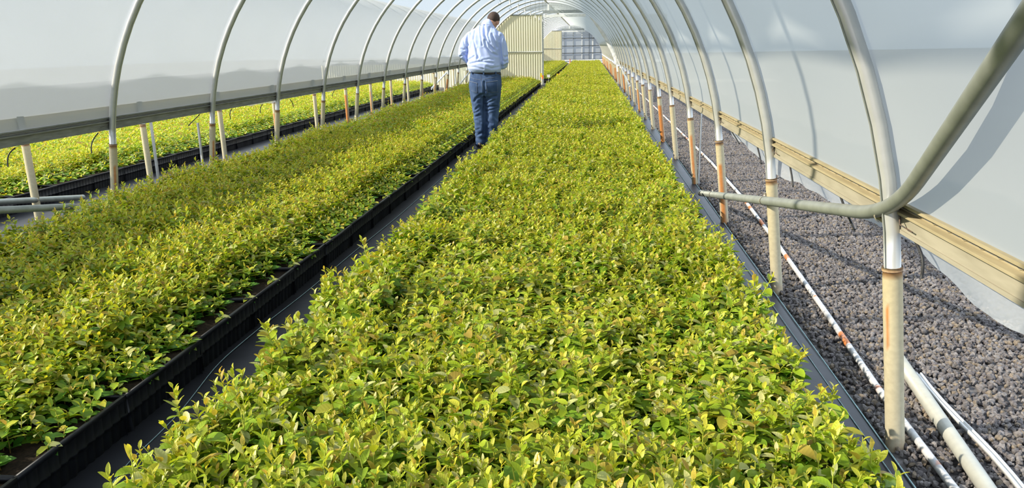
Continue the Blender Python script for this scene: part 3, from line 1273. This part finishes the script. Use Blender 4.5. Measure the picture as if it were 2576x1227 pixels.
def tray_row(x, ya, yb, face, label, group, rzj=.006):
    n = int((yb - ya) / TL)
    for i in range(n):
        t = bpy.data.objects.new('seed_tray', None)
        t.empty_display_size = .1
        COL.objects.link(t)
        y = ya + i * TL
        jx = R_.uniform(-.004, .004)
        if face > 0:
            t.location = (x + jx, y, .004)
            t.rotation_euler = (0, 0, R_.uniform(-rzj, rzj))
        else:
            t.location = (x + jx, y + TL - .002, .004)
            t.rotation_euler = (0, 0, PI + R_.uniform(-rzj, rzj))
        tag(t, label, 'tray', group)
        mesh_child('tray_body', TB, t)
        mesh_child('rim', TR, t)


tray_row(-1.635, .75, 27.2, 1, 'black plastic cell tray in the row edging the shaded bed along the aisle', 'trays along the aisle')
tray_row(-4.93, 3.4, 25.6, 1, 'black plastic cell tray in the row edging the neighbouring tunnel\'s bed', 'trays of the neighbouring tunnel')
tray_row(-1.13, 1.2, 27.3, -1, 'black plastic cell tray hidden under seedlings on the aisle side of the gravel-side bed', 'trays under the gravel-side bed, aisle edge')
tray_row(.69, 1.2, 27.3, 1, 'black plastic cell tray under seedlings along the gravel-side cloth', 'trays under the gravel-side bed, gravel edge')
tray_row(-1.50, 29.1, 40.5, 1, 'black plastic cell tray in the far section\'s row beyond the cream partition', 'trays in the far tunnel')


# ------------------------------------------------------------------ partitions and far end
def arch_z(x, cx, r=RB):
    d = r * r - (x - cx) ** 2
    return ZC + math.sqrt(d) if d > 0 else ZC


def corrugated(x0, x1, y, cx, ztop, zbot, pitch, amp, clip=True):
    b = MB()
    n = int((x1 - x0) / pitch * 8)
    rows = []
    nz = 14
    for i in range(n + 1):
        x = x0 + (x1 - x0) * i / n
        yy = y + amp * math.cos(2 * PI * (x - x0) / pitch)
        zt = min(ztop, arch_z(x, cx) - .01) if clip else ztop
        rows.append([(x, yy, zbot + (zt - zbot) * j / nz) for j in range(nz + 1)])
    b.quad_grid(rows)
    return b


def partition(y, xe, label, mid=True, name='partition'):
    t = empty(name, (0, 0, 0), label, 'partition')
    corrugated(CX - 2.385, xe, y, CX, 2.40, .0, .084, .014).build('corrugated_sheet', M['panel'], t)
    b = MB()
    b.tube([(CX - 2.3, y - .03, 1.145), (xe, y - .03, 1.145)], .016, 8)
    b.build('rail', M['grey_metal'], t)
    b = MB()
    b.box(xe - .02, xe + .035, y - .03, y + .05, 0, 2.41)
    b.build('edge_post', M['grey_metal'], t, flat=True)
    b = MB()
    b.box(CX - 1.3, xe + .02, y - .025, y + .02, 2.385, 2.42)
    b.build('top_rail', M['grey_metal'], t, flat=True)
    return t


YP = YK(15) + .05
partition(YP, -1.63, 'tall cream corrugated partition closing half of the near tunnel behind the person')
YP2 = YK(33) - .1
partition(YP2, -2.0, 'small distant cream corrugated partition at the end of the far tunnel')
t = empty('partition', (0, 0, 0), 'cream corrugated end wall of the neighbouring tunnel seen under the grey board', 'partition')
corrugated(CXN - 2.38, -3.86, YP - 1.0, CXN, .80, .0, .084, .014, clip=False).build('corrugated_sheet', M['panel'], t)
b = MB()
b.tube([(CXN - 2.3, YP - 1.04, .95), (-3.9, YP - 1.04, .95)], .016, 8)
b.build('rail', M['grey_metal'], t)
for xx in (-4.05, -4.6):
    b = MB()
    b.tube([(xx, YP - 1.06, 0), (xx, YP - 1.06, .9)], .02, 8)
    b.build('support_post', M['grey_metal'], t)


def header(y, x0, x1, label):
    t = empty('header_beam', (0, y, 0), label, 'beam')
    b = MB()
    b.box(x0 + .0, x1 - .06, -.04, .04, 2.43, 2.53)
    b.build('flat_beam', M['grey_metal'], t, flat=True)
    b = MB()
    b.box(x0, x1, -.09, -.02, 2.30, 2.385)
    b.build('track_rail', M['white_metal'], t, flat=True)
    b = MB()
    n = 90
    rows = []
    for i in range(n + 1):
        x = CX - 1.15 + 2.3 * i / n
        rows.append([(x, .03 + .012 * math.cos(i * PI), zz) for zz in (2.53, max(2.531, arch_z(x, CX) - .02))])
    b.quad_grid(rows)
    b.build('ribbed_gable_sheet', M['gable'], t, flat=True)
    b = MB()
    b.box(CX - .03, CX + .03, -.03, .01, 2.53, 2.78)
    b.build('centre_post', M['white_metal'], t, flat=True)
    return t


header(YP - .03, -1.60, -.13, 'grey and white header beam with ribbed sheet above the opening by the cream partition')
header(YP2 - .03, -2.0, -.3, 'distant header beam over the far tunnel end')

# rolled curtain of film hanging along the last near arch
rp = [(1474, 26), (1484, 36), (1497, 52), (1511, 70), (1523, 88), (1533, 106), (1543, 126), (1551, 146), (1556, 166), (1557, 182)]
b = MB()
ctr = [aty(px, py, YP - .12) for px, py in rp]
fine, rad = [], []
rr = random.Random(4)
for i in range(len(ctr) - 1):
    for tt in np.linspace(0, 1, 8)[:-1]:
        fine.append(ctr[i].lerp(ctr[i + 1], tt))
        g_ = (i + tt) / (len(ctr) - 1)
        rad.append((.045 + .06 * min(1, g_ * 2.4)) * rr.uniform(.93, 1.07) * (1 if g_ < .85 else .75))
b.tube(fine, rad, 12)
tag(b.build('rolled_curtain', M['bundle']), 'bunched white film curtain tied along the last near arch', 'curtain')

# hangers on the ridge
for i in range(9):
    y = YK(6) - .1 + S * i * (.98 if i < 9 else 1)
    t = empty('hanger', (CX + .02, y, 0), f'thin wire with white clip hanging from the ridge, {ORD[i]} from the camera', 'hanger', 'wire hangers under the ridge')
    b = MB()
    b.tube([(0, 0, 2.77), (.004, 0, 2.2), (0, 0, 2.06)], .003, 5)
    b.build('wire', M['galv_dull'], t)
    b = MB()
    b.tube([(0, 0, 2.14), (.0, 0, 2.10), (0, 0, 2.05)], [.010, .013, .009], 8)
    b.build('clip', M['white_plastic'], t)
    b = MB()
    b.tube([(0, 0, 2.05), (.022, 0, 2.0), (.012, 0, 1.965), (-.012, 0, 1.97), (-.014, 0, 2.0)], .0025, 5)
    b.build('hook', M['dark_metal'], t)

# the far glazed wall
YF = 63.0
t = tag(empty('window_1', (0, 0, 0)), 'grey glazed wall of a greenhouse beyond the far tunnel', 'window', kind='structure')
b = MB()
b.quad_grid([[(x, YF, z) for x in (-6, -2, 2, 6)] for z in (.22, 1, 2, 3.6)])
b.build('pane', M['glazing'], t)
xs_px = [1442, 1464, 1482, 1510, 1419]
for px, wd, mt in ((1419, .03, 'grey_metal'), (1442, .035, 'grey_metal'), (1464, .055, 'white_metal'), (1482, .03, 'dark_metal'), (1491, .085, 'white_metal'), (1510, .025, 'grey_metal'), (1524, .05, 'white_metal')):
    x = aty(px, 120, YF).x
    b = MB()
    b.box(x - wd / 2, x + wd / 2, YF - .06, YF - .01, .2, 3.4)
    b.build('mullion', M[mt], t, flat=True)
for py, hh, mt in ((96, .05, 'dark_metal'), (115, .05, 'dark_metal'), (133, .05, 'dark_metal'), (88, .02, 'grey_metal'), (83, .02, 'grey_metal'), (151, .10, 'white_metal'), (148, .02, 'dark_metal')):
    z = aty(1470, py, YF).z
    b = MB()
    b.box(-4, 4, YF - .09, YF - .05, z - hh / 2, z + hh / 2)
    b.build('transom', M[mt], t, flat=True)
b = MB()
b.box(-6, 6, YF - .05, YF + .05, -.1, .18)
b.build('sill', M['white_metal'], t, flat=True)
b = MB()
q = aty(1434, 148, YF - 2)
b.tube([(q.x, q.y, -.012), (q.x, q.y, .02), (q.x, q.y, .03), (q.x, q.y, q.z)], [.08, .08, .05, .02], 10)
tag(b.build('traffic_marker', M['orange']), 'tiny orange marker on the sill of the far glazed wall', 'marker')


# plant tags
def ptag(px, py, y, w, h, m, label, stake=True):
    p = aty(px, py, y)
    t = empty('plant_tag', (p.x, y, 0), label, 'tag', 'plant tags at the partition')
    b = MB()
    b.box(-w / 2, w / 2, -.002, .002, p.z - h / 2, p.z + h / 2)
    b.build('flag', M[m], t, flat=True)
    b = MB()
    b.tube([(0, .004, .0), (0, .004, p.z)], .004, 5)
    b.build('stake', M['white_plastic'], t)


ptag(1361, 189, 26.6, .055, .13, 'yellow', 'yellow plant tag at the end of the shaded bed by the partition')
ptag(1365, 194, 26.5, .05, .12, 'orange', 'orange plant tag beside the yellow one at the partition')
ptag(1380, 191, 28.9, .11, .10, 'white_plastic', 'white plant label on the front of the far bed\'s tray')
ptag(1402, 189, 29.4, .06, .11, 'yellow', 'yellow plant tag across the aisle beyond the partition')
ptag(1407, 188, 29.5, .05, .10, 'orange', 'red-orange plant tag across the aisle beyond the partition')


# ------------------------------------------------------------------ the walking person, seen from behind
def remesh(mb, voxel, smooth_it=6, name='m'):
    me = bpy.data.meshes.new(name)
    me.from_pydata([tuple(v) for v in mb.v], [], mb.f)
    bm = bmesh.new()
    bm.from_mesh(me)
    bmesh.ops.recalc_face_normals(bm, faces=bm.faces)
    bm.to_mesh(me)
    bm.free()
    o = bpy.data.objects.new(name, me)
    COL.objects.link(o)
    md = o.modifiers.new('r', 'REMESH')
    md.mode = 'VOXEL'
    md.voxel_size = voxel
    sm = o.modifiers.new('s', 'SMOOTH')
    sm.factor = .5
    sm.iterations = smooth_it
    dg = bpy.context.evaluated_depsgraph_get()
    out = bpy.data.meshes.new_from_object(o.evaluated_get(dg))
    bpy.data.objects.remove(o)
    return out


def displace(me, fn):
    n = len(me.vertices)
    co = np.empty(n * 3, np.float32)
    no = np.empty(n * 3, np.float32)
    me.vertices.foreach_get('co', co)
    me.vertex_normals.foreach_get('vector', no)
    co, no = co.reshape(-1, 3), no.reshape(-1, 3)
    co2 = co + no * fn(co, no)[:, None]
    me.vertices.foreach_set('co', co2.astype(np.float32).ravel())
    me.polygons.foreach_set('use_smooth', np.ones(len(me.polygons), bool))
    me.update()


def soften(me, it):
    bm = bmesh.new()
    bm.from_mesh(me)
    for _ in range(it):
        bmesh.ops.smooth_vert(bm, verts=bm.verts, factor=.5, use_axis_x=True, use_axis_y=True, use_axis_z=True)
    bm.to_mesh(me)
    bm.free()
    me.update()


def seg_dist(p, a, b_):
    a, b_ = np.array(a), np.array(b_)
    d = b_ - a
    t = np.clip(((p - a) @ d) / (d @ d), 0, 1)
    return np.linalg.norm(p - (a + t[:, None] * d), axis=1), t


def folds(p2, lines):
    """sum of soft furrows along polylines in the plane; each (points, width, depth)"""
    out = np.zeros(len(p2))
    for pl, w, dep in lines:
        dmin = np.full(len(p2), 9.)
        for a, b_ in zip(pl, pl[1:]):
            dd, _ = seg_dist(p2, a, b_)
            dmin = np.minimum(dmin, dd)
        out += -dep * np.exp(-(dmin / w) ** 2) + dep * .30 * np.exp(-((dmin - 2.2 * w) / (1.4 * w)) ** 2)
    return out


def loft(mb, rings, seg=28):
    """rings: (z, x0, x1, y0, y1, power)"""
    rows = []
    for (z, x0, x1, y0, y1, *pw) in rings:
        e = pw[0] if pw else 2.2
        cx_, cy_, rx, ry = (x0 + x1) / 2, (y0 + y1) / 2, (x1 - x0) / 2, (y1 - y0) / 2
        ring = []
        for j in range(seg):
            a = 2 * PI * j / seg
            ca, sa = math.cos(a), math.sin(a)
            ring.append((cx_ + rx * math.copysign(abs(ca) ** (2 / e), ca), cy_ + ry * math.copysign(abs(sa) ** (2 / e), sa), z))
        rows.append(ring)
    o = mb.quad_grid(rows, closed_u=True)
    mb.cap(o, seg, True)
    mb.cap(o + (len(rings) - 1) * seg, seg)


def limb(mb, pts, rads, seg=14):
    P = [Vector(p) for p in pts]
    fine, fr = [], []
    for i in range(len(P) - 1):
        for t in np.linspace(0, 1, 6)[:-1]:
            fine.append(P[i].lerp(P[i + 1], t))
            fr.append(rads[i] + (rads[i + 1] - rads[i]) * t)
    fine.append(P[-1])
    fr.append(rads[-1])
    mb.tube(fine, fr, seg)
    for p, r in ((P[0], rads[0]), (P[-1], rads[-1])):
        mb.sphere(p, r * .99, 14, 10)
    for p, r in zip(P[1:-1], rads[1:-1]):
        mb.sphere(p, r * 1.0, 14, 10)


def mesh_obj(name, me, m, parent):
    me.materials.clear()
    me.materials.append(m)
    o = bpy.data.objects.new(name, me)
    COL.objects.link(o)
    if parent:
        o.parent = parent
    return o


def px2l(u, v):
    """pixel of the photograph to the person's own x, z on the plane through the body"""
    p = aty(u, v, 10.36)
    return (p.x + 1.38, p.z)


HC = Vector((.122, .085, 1.660))                                     # middle of the head
HR = (Euler((math.radians(-36), math.radians(13), math.radians(-14))).to_matrix())   # bowed, turned a little to the gravel side


def build_person():
    # ---- body: one continuous skin
    b = MB()
    # skull and face in head axes (face towards +y)
    def H(p):
        return HC + HR @ Vector(p)
    b.sphere(H((0, -.012, .018)), (.076, .096, .092), 20, 14, HR)
    b.sphere(H((0, .022, -.035)), (.060, .070, .080), 18, 12, HR)
    b.sphere(H((0, .055, -.085)), (.036, .036, .028), 12, 8, HR)      # chin
    b.sphere(H((0, .098, -.020)), (.013, .020, .020), 10, 8, HR)      # nose
    b.sphere(H((0, .088, .018)), (.045, .014, .012), 12, 8, HR)       # brow
    b.sphere(H((0, .090, -.052)), (.024, .012, .010), 10, 8, HR)      # mouth
    for s_ in (-1, 1):
        b.sphere(H((s_ * .078, -.004, -.012)), (.012, .024, .034), 12, 10, HR)   # ears
    limb(b, [(.035, .0, 1.50), (.070, .020, 1.575), tuple(H((0, -.03, -.03)))], [.060, .060, .062])
    loft(b, [(.98, -.15, .17, -.10, .11), (1.2, -.15, .15, -.09, .11), (1.4, -.16, .17, -.09, .08), (1.48, -.09, .13, -.06, .06)])
    loft(b, [(.80, -.17, .18, -.11, .10), (1.0, -.16, .18, -.11, .12)])
    limb(b, [(-.085, 0, .86), (-.080, .0, .48), (-.072, -.01, .10)], [.085, .058, .042])
    limb(b, [(.10, 0, .86), (.088, .01, .48), (.075, .0, .10)], [.085, .058, .042])
    WL, WR = Vector((-.10, .275, 1.09)), Vector((.145, .255, 1.075))
    limb(b, [(-.20, 0, 1.46), (-.275, .0, 1.24), tuple(WL)], [.05, .042, .028])
    limb(b, [(.225, 0, 1.46), (.262, .02, 1.13), tuple(WR)], [.05, .042, .028])
    # hands in front of the belly, fingers curled towards each other
    for W_, s_ in ((WL, 1), (WR, -1)):
        palm = W_ + Vector((s_ * .045, .035, -.004))
        b.sphere(palm, (.048, .024, .042), 14, 10, Euler((0, 0, s_ * .5)).to_matrix())
        for q, ln in enumerate((.062, .072, .066, .050)):
            r0 = palm + Vector((s_ * .036, .012, .030 - q * .020))
            r1 = r0 + Vector((s_ * ln * .55, .018, -.004))
            r2 = r1 + Vector((s_ * ln * .30, -.020, -.008))
            limb(b, [r0, r1, r2], [.0095, .0088, .0076], 8)
        t0 = palm + Vector((s_ * .0, .008, .036))
        limb(b, [t0, t0 + Vector((s_ * .028, .020, .022)), t0 + Vector((s_ * .052, .016, .020))], [.012, .010, .0085], 8)
    me = remesh(b, .0065, 3, 'person')
    displace(me, lambda c, n: np.zeros(len(c)))
    me.materials.clear()
    me.materials.append(M['skin'])
    body = bpy.data.objects.new('person', me)
    COL.objects.link(body)
    body.location = (-1.38, 10.36, 0)
    tag(body, 'person in pale blue shirt and jeans walking away along the aisle, head bowed', 'person')

    # ---- hair: short crop over the skull
    b = MB()
    rows = []
    seg = 30
    for i in range(15):
        ring = []
        for j in range(seg):
            a = 2 * PI * j / seg
            fr = .5 + .5 * math.sin(a)                                # 1 at the face, 0 at the nape
            low = -.072 * (1 - fr) + .048 * fr + (.022 if abs(math.cos(a)) > .82 else 0)
            ph_max = math.acos(max(-1, min(1, (low - .018) / .099)))
            ph = ph_max * i / 14
            k = 1.0 if i < 13 else (.985 if i == 13 else .955)
            ring.append(HC + HR @ Vector((.0825 * k * math.sin(max(ph, .03)) * math.cos(a), -.012 + .1025 * k * math.sin(max(ph, .03)) * math.sin(a), .018 + .099 * math.cos(ph))))
        rows.append(ring)
    o = b.quad_grid(rows, closed_u=True)
    b.cap(o, seg)
    b.build('hair', M['hair'], body)
    for s_ in (-1, 1):
        e = MB()
        e.sphere(HC + HR @ Vector((s_ * .031, .084, .002)), .010, 10, 8)
        e.build('eye', M['white_plastic'], body)

    # ---- jeans
    b = MB()
    loft(b, [(.70, -.178, .196, -.115, .10), (.76, -.200, .220, -.150, .115), (.84, -.212, .230, -.162, .125), (.92, -.205, .226, -.140, .135),
             (1.00, -.188, .214, -.118, .14), (1.035, -.184, .210, -.112, .14)])
    limb(b, [(-.098, -.015, .78), (-.092, -.012, .60), (-.082, -.012, .46), (-.074, -.02, .30), (-.070, -.03, .15), (-.070, -.03, .075)], [.108, .092, .080, .074, .070, .074])
    limb(b, [(.112, -.010, .78), (.104, .002, .60), (.094, .012, .46), (.086, .005, .30), (.078, .0, .15), (.078, .0, .070)], [.110, .097, .086, .079, .074, .078])
    me = remesh(b, .0085, 4, 'jeans')
    jl = [([px2l(1222, 205), px2l(1222, 232), px2l(1219, 250), px2l(1219, 300), px2l(1219, 335)], .011, .020)]
    for pl, w, d in [(((1216, 236), (1200, 247), (1196, 254)), .013, .016), (((1222, 253), (1240, 243), (1250, 240)), .012, .016), (((1222, 262), (1246, 250)), .010, .012),
                     (((1224, 268), (1252, 266)), .009, .013), (((1224, 279), (1254, 270)), .009, .012), (((1208, 265), (1198, 275)), .010, .012),
                     (((1210, 287), (1198, 293)), .010, .012), (((1206, 278), (1196, 283)), .009, .010), (((1226, 306), (1240, 310)), .011, .009),
                     (((1208, 322), (1198, 326)), .010, .012), (((1214, 332), (1204, 338)), .010, .013), (((1232, 322), (1240, 334)), .010, .010),
                     (((1226, 227), (1236, 232)), .012, .010), (((1186, 206), (1206, 212)), .010, .004), (((1200, 300), (1212, 306)), .012, .008), (((1244, 290), (1252, 300)), .012, .009)]:
        jl.append(([px2l(*q) for q in pl], w, d))
    def jd(c, n):
        back = np.clip((-n[:, 1] + .25) * 1.3, 0, 1)
        f = folds(c[:, [0, 2]].astype(float), jl) * back
        f += .003 * np.sin(c[:, 2] * 60 + c[:, 0] * 25 + np.sin(c[:, 0] * 40) * 1.5) * (c[:, 2] < .62)
        f += .004 * np.sin(c[:, 2] * 85 + c[:, 0] * 18) * (c[:, 2] < .22)
        return f
    displace(me, jd)
    soften(me, 1)
    jeans = mesh_obj('jeans', me, M['jeans'], body)
    bv = BVHTree.FromPolygons([v.co.copy() for v in me.vertices], [tuple(p.vertices) for p in me.polygons])

    def on_back(x, z, lift):
        h = bv.ray_cast(Vector((x, -1, z)), Vector((0, 1, 0)))
        return (h[0] + Vector((0, -lift, 0))) if h[0] else Vector((x, -.15, z))

    def patch_on(name, corners, m, lift, n=8):
        (a, b_, c, d) = [Vector((q[0], 0, q[1])) for q in corners]
        mb = MB()
        rows = []
        for i in range(n + 1):
            row = []
            for j in range(n + 1):
                p = a.lerp(b_, j / n).lerp(d.lerp(c, j / n), i / n)
                row.append(on_back(p.x, p.z, lift))
            rows.append(row)
        mb.quad_grid(rows)
        edge = []
        for lst in (rows[0], [r[-1] for r in rows], rows[-1][::-1], [r[0] for r in rows][::-1]):
            edge += lst
        o_ = mb.build(name, m, jeans)
        st_ = MB()
        st_.tube(edge[:n + 1], .0035, 5)
        st_.tube(edge[n + 1:] , .0018, 5)
        st_.build('stitching', M['seam'], o_)
    patch_on('back_pocket', [px2l(1182, 203), px2l(1204, 208), px2l(1204, 232), px2l(1188, 226)], M['jeans'], .004)
    patch_on('back_pocket', [px2l(1226, 206), px2l(1254, 202), px2l(1254, 230), px2l(1230, 231)], M['jeans'], .004)
    for pl in (((1184, 193), (1198, 198), (1211, 199)), ((1213, 199), (1234, 196), (1255, 192)), ((1212, 188), (1215, 205), (1220, 226))):
        st_ = MB()
        pts_ = []
        for a, c in zip(pl, pl[1:]):
            for t in np.linspace(0, 1, 7):
                q = px2l(a[0] + (c[0] - a[0]) * t, a[1] + (c[1] - a[1]) * t)
                pts_.append(on_back(q[0], q[1], .001))
        st_.tube(pts_, .0022, 5)
        st_.build('stitching', M['seam'], jeans)

    # ---- belt
    b = MB()
    rows = []
    for z, k in ((.985, .004), (.988, .010), (1.020, .010), (1.023, .004)):
        ring = []
        for j in range(48):
            a = 2 * PI * j / 48
            u = (z - 1.0) / .035
            ring.append((.013 + (.199 + k) * math.cos(a), .012 + (.128 + k) * math.sin(a), z - .018 * math.cos(a)))
        rows.append(ring)
    b.quad_grid(rows, closed_u=True, closed_v=True)
    belt = b.build('belt', M['belt'], body)
    for xx in (-.155, .008, .165):
        y_ = -.128 * math.sqrt(max(0, 1 - ((xx - .013) / .21) ** 2)) - .002
        b = MB()
        zz = 1.004 - .018 * (xx - .013) / .2
        b.box(xx - .008, xx + .008, y_ - .012, y_ + .006, zz - .023, zz + .024)
        b.build('belt_loop', M['jeans'], jeans, flat=True)

    # ---- shirt
    b = MB()
    loft(b, [(1.005, -.190, .212, -.122, .150), (1.03, -.205, .220, -.150, .165), (1.07, -.222, .222, -.175, .175), (1.13, -.224, .218, -.172, .175), (1.22, -.218, .214, -.158, .165),
             (1.32, -.215, .218, -.150, .145), (1.41, -.222, .232, -.145, .125), (1.48, -.215, .235, -.125, .105), (1.53, -.175, .205, -.095, .085),
             (1.575, -.105, .155, -.065, .075), (1.61, -.06, .135, -.040, .075)])
    limb(b, [(-.170, -.01, 1.455), (-.226, -.020, 1.395), (-.268, -.02, 1.31), (-.283, .0, 1.255), (-.245, .10, 1.185), (-.15, .23, 1.12), (-.115, .262, 1.10)], [.074, .074, .066, .063, .058, .050, .046])
    limb(b, [(.195, -.01, 1.455), (.240, -.01, 1.36), (.262, -.005, 1.24), (.264, .01, 1.145), (.250, .06, 1.105), (.185, .20, 1.082), (.155, .235, 1.078)], [.075, .069, .062, .061, .060, .050, .046])
    limb(b, [(.045, .005, 1.48), (.056, .018, 1.575), (.062, .024, 1.612)], [.115, .090, .080])
    me = remesh(b, .0075, 9, 'shirt')

    def C(u, v):                                                       # a spot of the close-up of the back
        return px2l(1140 + u / 6.813, 20 + v / 6.813)
    sl = [(((470, 260), (480, 380), (510, 520), (525, 640)), .009, .013), (((540, 270), (560, 470), (640, 620), (720, 720)), .011, .017),
          (((680, 450), (720, 560), (760, 680)), .010, .016), (((390, 390), (375, 540), (420, 700), (450, 850)), .009, .011),
          (((330, 400), (300, 520), (280, 640)), .010, .013), (((565, 560), (600, 680), (680, 770), (760, 810)), .012, .015),
          (((320, 955), (470, 915), (600, 925), (700, 940)), .011, .014), (((240, 930), (330, 860), (390, 825)), .010, .012), (((530, 890), (640, 870), (700, 885)), .010, .010),
          (((270, 470), (255, 600), (262, 760), (245, 900)), .012, .018), (((830, 480), (812, 620), (822, 760), (838, 900), (832, 1010)), .012, .018),
          (((640, 330), (620, 470), (660, 600)), .009, .008), (((440, 690), (470, 800), (440, 880)), .010, .009),
          (((350, 290), (290, 350), (240, 420)), .010, .009), (((740, 330), (770, 430), (800, 560)), .010, .011), (((600, 1000), (680, 1030), (790, 1010)), .012, .009),
          (((260, 1000), (400, 1010), (540, 1040)), .012, .008), (((180, 790), (230, 760), (260, 790)), .010, .014), (((150, 700), (200, 720), (250, 690)), .010, .010),
          (((130, 830), (190, 800), (250, 830)), .010, .013), (((860, 900), (900, 930), (930, 900)), .010, .012), (((870, 820), (900, 850), (930, 830)), .010, .009), (((850, 1000), (890, 990), (920, 960)), .010, .012),
          (((190, 500), (210, 600), (235, 690)), .010, .009), (((880, 560), (890, 690), (880, 790)), .010, .007)]
    sl = [([C(*q) for q in pl], w, d) for pl, w, d in sl]

    def sd(c, n):
        back = np.clip((-n[:, 1] + .35) * 1.3, 0, 1)
        f = folds(c[:, [0, 2]].astype(float), sl) * back
        f += .0022 * np.sin(c[:, 0] * 70 + np.sin(c[:, 2] * 16) * 2.2 + c[:, 2] * 11) * np.clip((c[:, 2] - 1.05) * 8, 0, 1)
        return f
    displace(me, sd)
    soften(me, 2)
    shirt = mesh_obj('shirt', me, M['shirt'], body)
    # collar: a standing band with its fold, following the neck
    b = MB()
    rows = []
    cc = Vector((.056, .022, 1.593))
    ax = Euler((math.radians(-26), math.radians(14), 0)).to_matrix()
    for (dz, rx, ry) in ((-.020, .094, .084), (.010, .087, .078), (.036, .077, .071), (.050, .074, .068), (.053, .070, .064), (.035, .069, .063)):
        rows.append([cc + ax @ Vector((rx * math.cos(a), ry * math.sin(a), dz)) for a in [2 * PI * j / 36 for j in range(36)]])
    b.quad_grid(rows, closed_u=True)
    b.build('collar', M['shirt'], shirt)
    # yoke seam
    bvs = BVHTree.FromPolygons([v.co.copy() for v in me.vertices], [tuple(p.vertices) for p in me.polygons])
    b = MB()
    pts_ = []
    for t in np.linspace(0, 1, 24):
        q = C(270 + 540 * t, 318 - 40 * math.sin(PI * t))
        h = bvs.ray_cast(Vector((q[0], -1, q[1])), Vector((0, 1, 0)))
        if h[0]:
            pts_.append(h[0] + Vector((0, -.001, 0)))
    b.tube(pts_, .0028, 5)
    b.build('yoke_seam', M['shirt'], shirt)
    # cuffs
    for W_, d_ in ((Vector((-.115, .262, 1.10)), Vector((.3, .75, -.12))), (Vector((.155, .235, 1.078)), Vector((-.45, .75, -.05)))):
        d_ = d_.normalized()
        b = MB()
        b.tube([W_ - d_ * .01, W_ + d_ * .035], [.047, .042], 18)
        b.build('cuff', M['shirt'], shirt)

    # ---- shoes
    for sx, sy, rz in ((-.072, -.03, .08), (.080, .0, -.06)):
        b = MB()
        mt = Euler((0, 0, rz)).to_matrix()
        b.sphere((sx, sy - .035, .05), (.042, .055, .05), 16, 10, mt)
        b.sphere((sx, sy + .06, .042), (.046, .10, .042), 16, 10, mt)
        b.sphere((sx, sy + .14, .034), (.044, .06, .034), 16, 10, mt)
        limb(b, [(sx, sy - .02, .05), (sx, sy - .02, .11)], [.045, .048])
        me = remesh(b, .008, 3, 'shoe')
        displace(me, lambda c, n: np.zeros(len(c)))
        sh = mesh_obj('shoe', me, M['shoe'], body)
        b = MB()
        b.box(-.046, .046, -.09, .20, .004, .022)
        so = b.build('sole', M['dark_metal'], sh, flat=True)
        so.location = (sx, sy, 0)
        so.rotation_euler = (0, 0, rz)
    return body


build_person()
